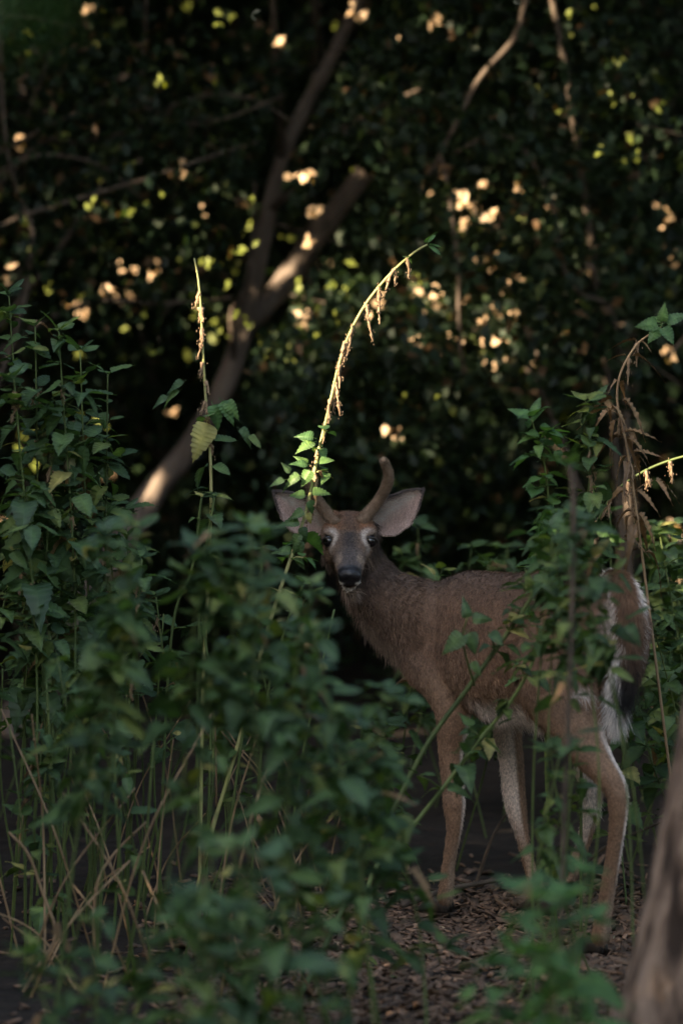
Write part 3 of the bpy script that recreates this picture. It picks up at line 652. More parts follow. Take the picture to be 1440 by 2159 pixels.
    for s in (0, 1):
        de = np.linalg.norm(p - EYES[s], axis=1)
        rel = h - toH(EYES[s][None])
        side = (np.abs(toH(EYES[s][None])[0, 1]) - b)
        ring = np.exp(-((de - .0262) / .0060) ** 2) * np.clip(.25 + .9 * sm(side, -.006, .014) + .0 * de, 0, 1) * (1 - .55 * np.exp(-((rel[:, 2] + .004) / .006) ** 2)) * sm(rel[:, 2] + .6 * side, -.030, -.005)
        hc = mixc(hc, (.42, .36, .31), np.clip(ring * 1.1, 0, 1))
        low = np.exp(-(((rel[:, 0] - .026) / .013) ** 2 + ((rel[:, 2] + .012) / .012) ** 2)) * (de < .05)
        hc = mixc(hc, (.34, .28, .24), low * .7)
        hc = mixc(hc, (.022, .017, .015), 1 - sm(de, .0165, .0205))
    # muzzle
    hc = mixc(hc, (.30, .22, .16), sm(a, .105, .125) * (1 - sm(a, .135, .15)) * sm(b, .015, .024) * .7)
    nose = sm(a, .155, .166) * sm(k, -.046, -.040)
    hc = mixc(hc, (.016, .015, .017), nose)
    wl_ = sm(a, .146, .156) * sm(b, .012, .017) * (1 - sm(k, -.036, -.031)) * sm(k, -.056, -.050)
    hc = mixc(hc, (.72, .67, .60), wl_)
    hc = mixc(hc, (.58, .51, .43), sm(a, .10, .135) * (1 - sm(k, -.062, -.056)))                          # chin
    hc = mixc(hc, (.030, .020, .018), sm(a, .155, .166) * (1 - sm(b, .014, .018)) * (1 - sm(k, -.042, -.036)) * sm(k, -.056, -.052))
    hc = hc * (1 + .10 * vnoise(p, 160, 8))[:, None]
    c = np.where(m[:, None], hc, c); ln = np.where(m, .0065 + .004 * sm(k, .01, .04) + .012 * sm(-k, .045, .07) * (a < .13), ln)
    wet = np.where(m, nose, wet)
    de = np.minimum(np.linalg.norm(p - EYES[0], axis=1), np.linalg.norm(p - EYES[1], axis=1))
    ln = np.where(m & ((nose > .3) | (de < .018)), 0, ln)
    return np.clip(c, .004, .8), wet, ln, reg
seg = nearest(V)
# neck skin folds
l_ = W2L(V); isn = SI[seg] == names.index('neck')
fold = isn * np.sin(ST[seg] * 0 + (V @ ntg[6]) * 230 + 1.2 * np.sin(V[:, 2] * 30)) * np.exp(-((ST[seg] - .25) / .2) ** 2) * .0016
V = V + VN * fold[:, None]
C, WET, LN, REG = coat(V, VN, seg)

# ears: cupped shells joined into the body mesh
EV, EQ, EC, EN_, ELn, Edir = [], [], [], [], [], []
def ear(s, base, tip, bulge):
    base = np.array(base); ax = np.array(tip) - base; ln = np.linalg.norm(ax); ax /= ln
    nrm = np.array([-.12 * s, -1, .10]); nrm -= ax * (nrm @ ax); nrm /= np.linalg.norm(nrm)
    wd = np.cross(nrm, ax) * 1.0                                 # across the ear
    if wd[2] < 0: wd = -wd                                       # wd points to the upper edge
    nu, nv = 26, 17; g = []
    for i in range(nu):
        u = i / (nu - 1); w = (.020 * (1 - u) ** 2 + .0385 * (math.sin(math.pi * min(u, 1) ** .82) ** .70 if 0 < u < 1 else 0))
        lowb = 1.0 + bulge * math.sin(math.pi * u) ; upb = .86
        for j in range(nv):
            v = -1 + 2 * j / (nv - 1)
            ww = w * (upb if v > 0 else lowb) * v
            cup = (abs(v) ** 2.2) * (.034 * (1 - u) ** .7 + .008) + .010 * u * u
            edge = 1 + .03 * math.sin(23 * u + 3 * s)
            g.append(base + ax * ln * u + wd * ww * edge + nrm * (cup - .014 * (1 - u)))
    g = np.array(g).reshape(nu, nv, 3)
    gu = np.gradient(g, axis=0); gv_ = np.gradient(g, axis=1); nn = np.cross(gu, gv_); nn /= np.linalg.norm(nn, axis=-1)[..., None] + 1e-9
    if (nn[nu // 2, nv // 2] @ nrm) < 0: nn = -nn
    front = g.reshape(-1, 3); back = (g - nn * .0045).reshape(-1, 3); N = nu * nv
    idx = np.arange(N).reshape(nu, nv)
    q = np.stack([idx[:-1, :-1], idx[:-1, 1:], idx[1:, 1:], idx[1:, :-1]], -1).reshape(-1, 4)
    bnd = np.concatenate([idx[0, :], idx[1:, -1], idx[-1, -2::-1], idx[-2:0:-1, 0]])
    b2 = np.roll(bnd, -1); qs = np.stack([bnd, b2, b2 + N, bnd + N], -1)
    U = np.repeat(np.arange(nu) / (nu - 1), nv); W = np.tile(np.linspace(-1, 1, nv), nu)
    ci = np.tile(np.array([.54, .44, .39]), (N, 1))
    ci = mixc(ci, (.32, .225, .195), sm(-W, -.1, .5) * .7)
    ci = mixc(ci, (.62, .53, .48), np.exp(-((W - .25) / .25) ** 2) * (1 - sm(U, .5, .9)) * .8)
    ci = mixc(ci, (.06, .05, .048), np.clip(sm(W, .80, .93) * sm(U, .25, .5) + sm(U, .90, .975) + sm(-W, .9, .98) * sm(U, .6, .8), 0, 1))
    co = np.tile(np.array([.12, .085, .065]), (N, 1))
    off = sum(len(x) for x in EV)
    EV.extend([front, back]); EQ.append(np.concatenate([q, q[:, ::-1] + N, qs]) + off); EC.extend([ci, co])
    hd = -ax * .1 + nrm * .35
    # inner hairs sweep from the lower/base edge towards the upper edge and tip
    sw = (ax[None] * .75 + wd[None] * np.sign(.35 - W)[:, None] * .55 + nrm[None] * .45)
    return front, nn.reshape(-1, 3), ci, sw, U, W
ears = [ear(1, P(789, 1112, 10.19), P(890, 1035, 10.20), .16), ear(-1, P(681, 1116, 10.19), P(579, 1039, 10.20), .16)]
EVa = np.concatenate(EV); EQa = np.concatenate(EQ) + len(V)
ballV = np.concatenate([V, EVa]); ballC = np.concatenate([C, np.concatenate(EC)]); ballW = np.concatenate([WET, np.zeros(len(EVa))])

# coat materials
m, nt, ns, ls, b = mat_base('deer_coat')
a = ns.new('ShaderNodeAttribute'); a.attribute_name = 'Col'; wA = ns.new('ShaderNodeAttribute'); wA.attribute_name = 'wet'
no = ns.new('ShaderNodeTexNoise'); no.inputs['Scale'].default_value = 180; tcn = ns.new('ShaderNodeTexCoord'); ls.new(tcn.outputs['Object'], no.inputs['Vector'])
rr = ramp(ns, [(.3, (.6, .6, .6)), (.7, (1.3, 1.3, 1.3))]); ls.new(no.outputs[0], rr.inputs[0])
mx = ns.new('ShaderNodeMixRGB'); mx.blend_type = 'MULTIPLY'; mx.inputs[0].default_value = 1; ls.new(a.outputs['Color'], mx.inputs[1]); ls.new(rr.outputs[0], mx.inputs[2])
ls.new(mx.outputs[0], b.inputs['Base Color'])
mr = ns.new('ShaderNodeMapRange'); mr.inputs[3].default_value = .9; mr.inputs[4].default_value = .38; ls.new(wA.outputs['Fac'], mr.inputs[0]); ls.new(mr.outputs[0], b.inputs['Roughness'])
b.inputs['Specular IOR Level'].default_value = .4
bp = ns.new('ShaderNodeBump'); bp.inputs['Strength'].default_value = .5; bp.inputs['Distance'].default_value = .002; ls.new(no.outputs[0], bp.inputs['Height']); ls.new(bp.outputs[0], b.inputs['Normal'])
M['coat'] = m
m, nt, ns, ls, b = mat_base('deer_hair')
a = ns.new('ShaderNodeAttribute'); a.attribute_name = 'hcol'; ls.new(a.outputs['Color'], b.inputs['Base Color'])
b.inputs['Roughness'].default_value = .65; b.inputs['Specular IOR Level'].default_value = .3
M['hair'] = m
m, nt, ns, ls, b = mat_base('deer_eye'); b.inputs['Base Color'].default_value = (.006, .005, .006, 1); b.inputs['Roughness'].default_value = .06; b.inputs['Specular IOR Level'].default_value = .8; M['eye'] = m
M['velvet'] = noise_mat('antler_velvet', [(0.3, (.13, .085, .055)), (0.7, (.23, .16, .11))], scale=90, rough=.95, bump=.6, bdist=.003)

DB = Vector((float(DO[0]), float(DO[1]), 0))
deer = thing('deer', 'young brown buck with velvet spike antlers looking back over its shoulder', 'deer', DB)
off = np.array(DB)
faces = [np.concatenate([FQ, EQa])] + ([np.array(FT)] if FT else [])
dme = mesh_np('body', ballV - off, faces, M['coat'], True, ballC)
at = dme.attributes.new('wet', 'FLOAT', 'POINT'); at.data.foreach_set('value', ballW.astype(np.float32))
body = new_obj('body', dme, deer)
body['label'] = 'brown coat with white belly, pale eye rings and dark muzzle'

# fur
def add_hairs(name, root, dirs, nrm, length, col, parent, rad=.0007, npt=4, curl=.25, grav=.25):
    n = len(root); t = np.linspace(0, 1, npt)
    d = dirs / (np.linalg.norm(dirs, axis=1)[:, None] + 1e-9)
    d = d + rng.normal(0, curl, d.shape); d /= np.linalg.norm(d, axis=1)[:, None]
    pts = root[:, None] - nrm[:, None] * .001 + d[:, None] * (length[:, None] * t)[..., None]
    pts[..., 2] -= grav * length[:, None] * (t ** 2)
    cu = bpy.data.hair_curves.new(name); cu.add_curves([npt] * n)
    cu.attributes['position'].data.foreach_set('vector', (pts - off).astype(np.float32).ravel())
    ra = cu.attributes.get('radius') or cu.attributes.new('radius', 'FLOAT', 'POINT')
    ra.data.foreach_set('value', np.tile(rad * (1 - .85 * t), n).astype(np.float32))
    ca = cu.attributes.new('hcol', 'FLOAT_COLOR', 'CURVE'); c4 = np.ones((n, 4), np.float32); c4[:, :3] = col; ca.data.foreach_set('color', c4.ravel())
    cu.materials.append(M['hair'])
    return new_obj(name, cu, parent)
A = V[FQ[:, 0]]; Bq = V[FQ[:, 1]]; Cq = V[FQ[:, 2]]; Dq = V[FQ[:, 3]]
ar = np.linalg.norm(np.cross(Cq - A, Dq - Bq), axis=1)
fr = SI[seg][FQ[:, 0]]
wgt = ar * np.choose(fr, [{'torso': 1, 'neck': 1.2, 'head': 3.2, 'tail': 3.5}.get(n, 1.3) for n in names])
NH = 150000
pick = rng.choice(len(FQ), NH, p=wgt / wgt.sum()); u = rng.random((NH, 1)); v = rng.random((NH, 1)); fq = FQ[pick]
bl = lambda X: (X[fq[:, 0]] * (1 - u) + X[fq[:, 1]] * u) * (1 - v) + (X[fq[:, 3]] * (1 - u) + X[fq[:, 2]] * u) * v
hp = bl(V); hn = bl(VN); hn /= np.linalg.norm(hn, axis=1)[:, None] + 1e-9
hs = nearest(hp); hcx, _, hl, hreg = coat(hp, hn, hs)
hd = SDn[hs] * flip[SI[hs]][:, None]
bodym = np.isin(hreg, [names.index('torso')])
hd = hd + np.where(bodym, .55, 0)[:, None] * np.array([0, 0, -1.0])
hd = hd - hn * (hd * hn).sum(1)[:, None]; hd /= np.linalg.norm(hd, axis=1)[:, None] + 1e-9
sw = .25 * vnoise(hp, 22, 11)[:, None] * np.cross(hn, hd)
lift = np.where(hreg == names.index('tail'), .38, np.where(hreg == names.index('head'), .32, .30))
hd = hd + sw + hn * lift[:, None]
hc2 = hcx * rng.uniform(.45, 1.6, (NH, 1)) * (1 + .35 * vnoise(hp, 240, 21))[:, None]
tip = (rng.random(NH) < .12) & (hcx.mean(1) < .3); hc2[tip] = hc2[tip] * .4 + np.array([.28, .19, .12]) * .6 * (hcx[tip].mean(1)[:, None] > .05)
k = hl > .001
fur = add_hairs('fur', hp[k], hd[k], hn[k], hl[k] * rng.uniform(.55, 1.25, k.sum()), hc2[k], deer); fur['kind'] = 'stuff'
# hairs inside and around the ears
er, ed, en, el, ec = [], [], [], [], []
for (f, nn, ci, swd, U, W) in ears:
    pk = rng.choice(len(f), 7000); jit = rng.normal(0, .0016, (7000, 3))
    er.append(f[pk] + jit); ed.append(swd[pk]); en.append(nn[pk])
    el.append((.007 + .020 * (1 - sm(U[pk], .3, .95)) * np.exp(-((W[pk] - .1) / .6) ** 2)) * rng.uniform(.5, 1.2, 7000))
    ec.append(ci[pk] * rng.uniform(.9, 1.9, (7000, 1)))
ef = add_hairs('ear_hair', np.concatenate(er), np.concatenate(ed), np.concatenate(en), np.concatenate(el), np.clip(np.concatenate(ec), 0, .8), deer, rad=.0005, curl=.22, grav=.1); ef['kind'] = 'stuff'

# eyes, antlers, hooves
for s, e in zip((-1, 1), EYES):
    mb = MB(); blob(mb, e - off, (HA, HB, HC), (.0170, .0160, .0160), 24, 16)
    eo = new_obj('eye', mb.mesh('eye', M['eye']), deer)
    lid = MB()
    th = np.linspace(-.3, math.pi + .3, 14)
    pts = [e - off + HB * (math.cos(t) * .0165) * 1.0 + HC * (math.sin(t) * .0125 + .001) + HA * (.0088 - .004 * abs(math.cos(t))) + HB * s * .001 for t in th]
    lid.tube(pts, [.0012] + [.0028] * 12 + [.0012], 8)
    new_obj('eyelid', lid.mesh('eyelid', M['hoof']), eo)
def antler(pts, rad, tipfuzz=True):
    n = 26; mb = MB(); pp = smooth_path(pts, n); rr = lerp_arr(rad, n)
    mb.tube(pp - off, rr, 14, bump=.02); an = new_obj('antler', mb.mesh('antler', M['velvet']), deer)
    k = 4000; i = rng.integers(0, n - 1, k); f = rng.random((k, 1)); c = pp[i] * (1 - f) + pp[i + 1] * f; r = rr[i]
    t = pp[i + 1] - pp[i]; t /= np.linalg.norm(t, axis=1)[:, None]
    q = rng.normal(0, 1, (k, 3)); q -= t * (q * t).sum(1)[:, None]; q /= np.linalg.norm(q, axis=1)[:, None]
    add_hairs('velvet', c + q * r[:, None], q + t * .35, q, np.full(k, .0045), np.array([.20, .145, .10]) * rng.uniform(.6, 1.4, (k, 1)), deer, rad=.0004, curl=.3, grav=0)['kind'] = 'stuff'
antler([P(760, 1104, 10.14), P(774, 1085, 10.15), P(790, 1066, 10.15), P(806, 1043, 10.14), P(817, 1018, 10.12), P(819, 998, 10.11), P(812, 978, 10.10), P(807, 969, 10.09)], [.016, .0145, .0135, .0135, .0130, .0115, .0100, .0075])
antler([P(710, 1106, 10.14), P(692, 1086, 10.15), P(677, 1066, 10.15), P(663, 1043, 10.14), P(654, 1018, 10.12), P(652, 1000, 10.11)], [.016, .0145, .0130, .0125, .0115, .008])
def hoof(p, heading, s=1.0):
    hd_ = np.array([heading[0], heading[1], 0.0]); hd_ /= np.linalg.norm(hd_); sd = np.cross(DU, hd_)
    for q in (-1, 1):
        mb = MB(); c = np.array([p[0], p[1], 0]) + sd * q * .0095 * s
        secs = []
        for f, w, h0 in ((-.022, .007, .018), (-.012, .0105, .028), (.002, .011, .030), (.018, .0095, .022), (.032, .006, .012), (.040, .002, .005)):
            secs.append((c + hd_ * f * s + DU * (h0 * .5 * s + .004), sd, DU, w * s, h0 * .5 * s, h0 * .5 * s, .8))
        loft(mb, secs, 14)
        new_obj('hoof', mb.mesh('hoof', M['hoof'], off=off), deer)
    for q in (-1, 1):
        mb = MB(); blob(mb, np.array([p[0], p[1], .052]) - hd_ * .016 + sd * q * .014, (DU, sd, hd_), (.013, .006, .007), 10, 6)
        new_obj('dewclaw', mb.mesh('dewclaw', M['hoof'], off=off), deer)
for nm, hx in (('LF', onY(925, 1935, .078)), ('RF', onY(1137, 1935, -.14)), ('LH', onY(1248, 2018, .147)), ('RH', onY(1162, 1938, -.118))):
    hoof(hx, DF + DL * .55, 1.4)
#ENDDEER
# ------------------------------------------------------------------ nettle leaves
def leaf_mesh(name, mat, w=.30, teeth=7, droop=.35, fold=.22, pet=.16, curl=0.0, ragged=0.0, tooth=.10, twist=0.0):
    n = 2 * teeth + 1; mid, lf, rt, vein = [], [], [], []
    for i in range(n + 1):
        t = i / n; f = (t ** .5) * ((1 - t) ** 1.1) / .495
        hw = w * f * (1 + (tooth if i % 2 else -tooth * .5)) if 0 < i < n else 0.0
        x = pet + (1 - pet) * t; xs = x + (.035 if i % 2 else 0)
        zc = -droop * t * t + .05 * t - curl * math.sin(3 * t)
        tw = twist * t
        def side(s):
            h2 = hw * (1 - ragged * random.random())
            return (xs - .25 * h2, s * h2 * math.cos(tw), zc + fold * h2 + .02 * math.sin(9 * t + s) + s * h2 * math.sin(tw))
        mid.append((x, 0, zc)); lf.append(side(1)); rt.append(side(-1))
    v = [(0, .010, .0), (0, -.010, .0), (pet, .008, 0), (pet, -.008, 0)] + mid + lf + rt
    k = n + 1; q = [[0, 1, 3, 2]]; 
    for i in range(n):
        a, b = 4 + i, 4 + i + 1
        q += [[a, b, b + k, a + k], [a, a + 2 * k, b + 2 * k, b]]
    me = mesh_np(name, v, [np.array(q)], mat, True)
    at = me.attributes.new('vein', 'FLOAT', 'POINT')
    at.data.foreach_set('value', np.array([1] * 4 + [1.0] * k + [.25 if i % 2 else 0 for i in range(k)] * 2, np.float32))
    return me
LV = [leaf_mesh('leaf', M['leaf'], w=random.uniform(.27, .37), droop=d, fold=f, curl=c, twist=R(-.5, .5)) for d, f, c in ((.15, .2, 0), (.35, .25, .03), (.55, .3, 0), (.25, .4, .05), (.7, .2, -.04), (.4, .1, .08))]
LF_ = [leaf_mesh('leaf', M['leaf_fresh'], w=random.uniform(.28, .37), droop=d, fold=f, curl=c, twist=R(-.4, .4)) for d, f, c in ((.15, .2, 0), (.35, .25, .03), (.5, .3, 0), (.25, .35, .05))]
LY = [leaf_mesh('leaf', M['leaf_yellow'], w=.42, teeth=9, droop=.35, fold=.2, ragged=.22, tooth=.09, pet=.08)]
LD = [leaf_mesh('leaf', M['leaf_dry'], w=.2, droop=1.1, fold=.9, curl=.1, ragged=.4, twist=1.2), leaf_mesh('leaf', M['leaf_dry'], w=.16, droop=1.3, fold=1.1, ragged=.5, twist=-1)]

def put_leaf(root, base, p, d, nrm, size, pool, slack=.01):
    if pool is not LY and slack is not None and not keep_sun(np.array([list(p + d * size * .5)]), slack)[0]: return
    if pool is LV or pool is LF_:
        r = random.random()
        if r < .025: pool, size = LY, size * .8
        elif r < .055: pool, size = LD, size * .85
    d = d.normalized(); y = nrm.cross(d)
    if y.length < 1e-4: y = Vector((0, 1, 0)).cross(d)
    y.normalize(); z = d.cross(y)
    m = Matrix((d, y, z)).transposed().to_4x4()
    o = bpy.data.objects.new('leaf', random.choice(pool)); COL.objects.link(o); o.parent = root
    o.matrix_local = Matrix.Translation(p - base) @ m @ Matrix.Diagonal((size, size, size, 1))
    return o
def tassel(mb, p, ln, rr=.0058):
    """drooping dried flower string"""
    p = np.array(list(p), float); n = max(5, int(ln / .008)); q = p.copy(); dx = rng.normal(0, .14, 2); pts = [q.copy()]
    for i in range(n):
        q = q + np.array([dx[0] * .008 + rng.normal(0, .0012), dx[1] * .008, -.008 * (.35 if i == 0 else 1)]); pts.append(q.copy())
    mb.tube(pts, [.0012] + list(np.linspace(rr * .8, rr * .35, n) * rng.uniform(.55, 1.35, n)), 6, bump=.25)
    for _ in range(int(n * 3.0)):
        i = rng.integers(1, len(pts)); c = pts[i] + rng.normal(0, rr * .75, 3); s = rng.uniform(.0012, .0026)
        o = np.array([[1, 0, 0], [-.5, .87, 0], [-.5, -.87, 0], [0, 0, 1.6], [0, 0, -1.6]]) * s
        mb.add(c + o, None, np.array([[0, 1, 3], [1, 2, 3], [2, 0, 3], [1, 0, 4], [2, 1, 4], [0, 2, 4]]))

def nettle(pts, label, group=None, r0=.0042, r1=.0018, leaf=.075, first=.25, gap=.085, pool=None, stem='stem', shoots=.6, tas=0.0, tas_from=0.0, tasl=(.04, .08), bare=None, dens=1.0, name='nettle', slack=.01, tipn=4):
    pool = pool or LV; leaf = leaf * 1.32
    path = smooth_path(pts, 40); base = Vector(path[0])
    root = thing(name, label, 'plant', base, group)
    seg_ = np.linalg.norm(np.diff(path, axis=0), axis=1); cum = np.concatenate([[0], np.cumsum(seg_)]); Lt = cum[-1]
    mb = MB(); rad = np.linspace(r0, r1, 40); mb.tube(path, rad, 7)
    tb = MB(); s = Lt * first; az = R(0, 6.28); side_az = 0
    while s < Lt * .985:
        f = s / Lt
        p = Vector([float(np.interp(s, cum, path[:, k])) for k in range(3)])
        t_ = Vector([float(np.interp(min(s + .01, Lt), cum, path[:, k]) - np.interp(max(s - .01, 0), cum, path[:, k])) for k in range(3)]).normalized()
        # node swelling
        r = float(np.interp(f, [0, 1], [r0, r1])); mb.tube([p - t_ * .004, p, p + t_ * .004], [r * .9, r * 1.5, r * .9], 7)
        az += math.pi / 2 + R(-.25, .25)
        ref = t_.orthogonal().normalized(); sd = t_.cross(ref)
        isbare = bare is not None and any(a <= f <= b for a, b in bare)
        for k in (0, 1):
            if isbare or random.random() > dens: continue
            a = az + k * math.pi + R(-.3, .3); out = ref * math.cos(a) + sd * math.sin(a)
            out.z *= .4
            el = R(-.55, .45) + .35 * (f > .85)
            d = (out.normalized() + Vector((0, 0, el))).normalized()
            sz = leaf * (1.0 - .55 * max(0, (f - .6) / .4)) * R(.55, 1.3)
            put_leaf(root, base, p, d, Vector((R(-.3, .3), R(-.5, .1), 1)), sz, pool, slack)
            if random.random() < shoots:                         # small side shoot with a few leaves
                ln = R(.02, .09) * (1.2 - .6 * f); q = p + (out.normalized() * .8 + Vector((0, 0, R(.1, .8)))).normalized() * ln
                mb.tube([p, (p + q) / 2 + Vector((0, 0, .004)), q], [r * .5, r * .42, r * .35], 5)
                for j in range(random.choice((2, 3, 4))):
                    dd = Vector((R(-1, 1), R(-1, 1), R(-.5, .7))).normalized()
                    put_leaf(root, base, q, dd, Vector((R(-.3, .3), R(-.4, .2), 1)), leaf * R(.38, .75), pool, slack)
        if f >= tas_from and random.random() < tas:
            for _ in range(random.choice((1, 2, 2))): tassel(tb, p, R(*tasl))
        s += gap * R(.75, 1.25) * (1.15 - .45 * f)
    tip = Vector(path[-1]); tt = (Vector(path[-1]) - Vector(path[-4])).normalized()
    for k in range(tipn):
        a = k * 1.57 + R(-.4, .4); ref = tt.orthogonal().normalized(); sd = tt.cross(ref)
        put_leaf(root, base, tip, (ref * math.cos(a) + sd * math.sin(a) + tt * R(.3, 1.2)).normalized(), Vector((R(-.3, .3), -.3, 1)), leaf * R(.4, .7), pool, slack)
    new_obj('stem', mb.mesh('stem', M[stem], off=base), root)
    if tb.n: new_obj('tassels', tb.mesh('tassels', M['tassel'], off=base), root)['kind'] = 'stuff'
    return root
def g0(x, d): return Vector((x, d, -.02))

# ------------------------------------------------------------------ the plants that can be singled out
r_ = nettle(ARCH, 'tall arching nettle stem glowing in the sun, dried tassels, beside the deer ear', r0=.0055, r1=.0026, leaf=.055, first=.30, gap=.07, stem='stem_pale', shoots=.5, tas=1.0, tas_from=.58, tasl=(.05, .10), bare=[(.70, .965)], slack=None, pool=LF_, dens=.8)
ab_ = r_.location.copy()
for (x, y, dx, dz, s, pl) in ((668, 925, -1, .35, .055, 1), (668, 930, -.9, -.25, .06, 1), (662, 940, -.7, .6, .04, 1), (668, 975, .8, .2, .05, 1), (660, 985, -.4, -.6, .06, 1), (655, 980, -1, .1, .06, 1), (650, 985, -.6, .7, .045, 1), (640, 1000, -1, -.4, .065, 0), (668, 990, .6, -.5, .045, 1), (652, 1040, 1, .2, .055, 1), (650, 1045, -.9, .1, .05, 1), (650, 1050, .3, -.8, .045, 1), (648, 1075, -.8, -.3, .06, 0), (646, 1080, .3, -.6, .045, 0), (640, 1100, -1, .0, .07, 0), (636, 1105, .2, -.9, .05, 0), (636, 1120, -.5, -.8, .06, 0), (630, 1135, .1, -.9, .05, 0), (622, 1165, -1, .2, .065, 0), (620, 1170, .5, -.6, .05, 0), (605, 1010, -1, -.3, .05, 0), (615, 1000, -.5, .8, .04, 0)):
    put_leaf(r_, ab_, P(x, y, 9.80), Vector((dx, R(-.5, .1), dz)), Vector((R(-.2, .2), -.8, .7)), s * .92, LF_ if pl else LV, None)
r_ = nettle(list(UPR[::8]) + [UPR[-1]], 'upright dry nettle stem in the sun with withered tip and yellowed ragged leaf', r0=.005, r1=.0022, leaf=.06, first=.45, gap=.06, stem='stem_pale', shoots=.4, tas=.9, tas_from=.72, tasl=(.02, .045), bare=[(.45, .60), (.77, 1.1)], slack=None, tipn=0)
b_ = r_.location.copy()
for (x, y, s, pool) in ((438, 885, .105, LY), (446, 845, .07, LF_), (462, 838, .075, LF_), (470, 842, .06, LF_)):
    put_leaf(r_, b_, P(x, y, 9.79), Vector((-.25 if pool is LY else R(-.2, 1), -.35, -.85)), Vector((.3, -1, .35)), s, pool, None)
for (x, y, d) in ((385, 820, 9.78), (360, 830, 9.8), (395, 800, 9.78), (500, 900, 9.8), (520, 915, 9.8)):
    put_leaf(r_, b_, P(x, y, d), Vector((-1 if x < 440 else 1, -.3, R(-.8, -.2))), Vector((0, -.6, 1)), R(.05, .07), LV, None)
nettle(list(RARC[::8]) + [RARC[-1]], 'arching nettle stem hung with sunlit straw tassels behind the rump', r0=.0045, r1=.0025, leaf=.05, first=.4, gap=.075, stem='stem', tas=1.0, tas_from=.60, tasl=(.04, .075), bare=[(.62, 1.1)], dens=.6, slack=None, tipn=0)
nettle([g0(-.16, 8.55), P(640, 2085, 8.9), P(735, 1890, 9.05), P(815, 1735, 9.10), P(900, 1570, 9.14), P(990, 1445, 9.16), P(1100, 1290, 9.18), P(1155, 1195, 9.18), P(1178, 1110, 9.18)], 'thick green stem slanting across the deer flank', r0=.0072, r1=.0048, leaf=.075, first=.80, gap=.06, stem='stem', shoots=.8, slack=None)
nettle([g0(.02, 8.95), P(780, 1855, 9.05), P(870, 1742, 9.10), P(950, 1640, 9.12), P(1010, 1560, 9.14), P(1075, 1480, 9.15), P(1120, 1400, 9.15), P(1140, 1320, 9.15)], 'second green stem slanting over the front legs and belly', r0=.0058, r1=.004, leaf=.06, first=.55, gap=.09, stem='stem', shoots=.6, slack=None)
fl = thing('nettle_sprig', 'leafy sprig of pointed leaves in front of the deer shoulder', 'plant', P(1000, 1445, 9.12)); fb = fl.location.copy()
sp = smooth_path([P(1000, 1445, 9.12), P(985, 1395, 9.08), P(975, 1345, 9.05), P(985, 1300, 9.03)], 12); mb = MB(); mb.tube(sp, np.linspace(.003, .0015, 12), 6); new_obj('stem', mb.mesh('stem', M['stem'], off=fb), fl)
for (x, y, dx, dz, s) in ((984, 1330, -.8, -.7, .075), (985, 1310, -.1, 1, .05), (986, 1325, .35, -1, .06), (988, 1305, .9, .1, .05), (978, 1350, -.9, -.4, .05), (990, 1390, .6, -.8, .045)):
    put_leaf(fl, fb, P(x, y, 9.05), Vector((dx, -.3, dz)), Vector((.1, -1, .4)), s, LV, None)
nettle([g0(.85, 9.75), P(1395, 1500, 9.75), P(1330, 1000, 9.76), P(1300, 830, 9.77), P(1335, 735, 9.78), P(1392, 690, 9.78)], 'tall drying nettle with withered hanging leaves beside the tail', r0=.004, r1=.0022, leaf=.08, first=.62, gap=.07, pool=LD, stem='straw', shoots=.2, tas=.6, tas_from=.7, slack=None, tipn=0)
tr2 = thing('nettle_shoot', 'fresh green nettle top spreading above the withered hanging leaves', 'plant', P(1392, 690, 9.78)); tb2 = tr2.location.copy()
mb = MB(); mb.tube([P(1392, 692, 9.78), P(1394, 684, 9.78), P(1396, 672, 9.78)], .002, 6); new_obj('stem', mb.mesh('stem', M['stem'], off=tb2), tr2)
for dx, dy, dz, s in ((1, -.2, .5, .07), (-.9, -.3, .0, .065), (.5, -.6, -.8, .06), (-.6, -.5, -.7, .06), (.1, -.4, .9, .05), (-.3, .5, .4, .05)):
    put_leaf(tr2, tb2, P(1394, 684, 9.78), Vector((dx, dy, dz)), Vector((0, -1, .5)), s, LF_, None)
rr_ = nettle([g0(.52, 9.62), P(1150, 1600, 9.60), P(1165, 1250, 9.58), P(1150, 1000, 9.56), P(1120, 885, 9.55)], 'nettle with a pale pointed top standing over the deer back', leaf=.082, first=.50, gap=.052, shoots=.9, pool=LF_, slack=None)
for (x, y, d, dx, dz, s) in ((1165, 1095, 9.46, .3, -.8, .05), (1176, 1112, 9.45, .5, -.6, .045), (1170, 1125, 9.45, -.3, -.8, .05), (1185, 1140, 9.45, .3, -.9, .045), (1182, 1155, 9.45, -.5, -.7, .04), (1195, 1160, 9.45, .5, -.7, .04), (1250, 1122, 9.52, 1, -.1, .05), (1278, 1132, 9.52, 1, -.2, .045)):
    put_leaf(rr_, rr_.location.copy(), P(x, y, d), Vector((dx, -.2, dz)), Vector((-.7, -.7, .4)), s, LF_, None)
nettle([g0(.58, 9.70), P(1225, 1500, 9.68), P(1232, 1150, 9.66), P(1245, 960, 9.64), P(1237, 850, 9.62)], 'tall leafy nettle standing behind the pale pointed one over the back', leaf=.085, first=.52, gap=.052, shoots=.9, tas=.5, tas_from=.6, slack=None)
nettle([g0(.43, 8.0), P(1190, 1700, 8.0), P(1203, 1350, 8.0), P(1208, 1060, 8.0), P(1200, 985, 8.0)], 'blurred brown upright stem crossing the deer haunch', leaf=.06, first=.55, gap=.07, stem='twig', r0=.004, r1=.006, shoots=.4, dens=.5, slack=None)

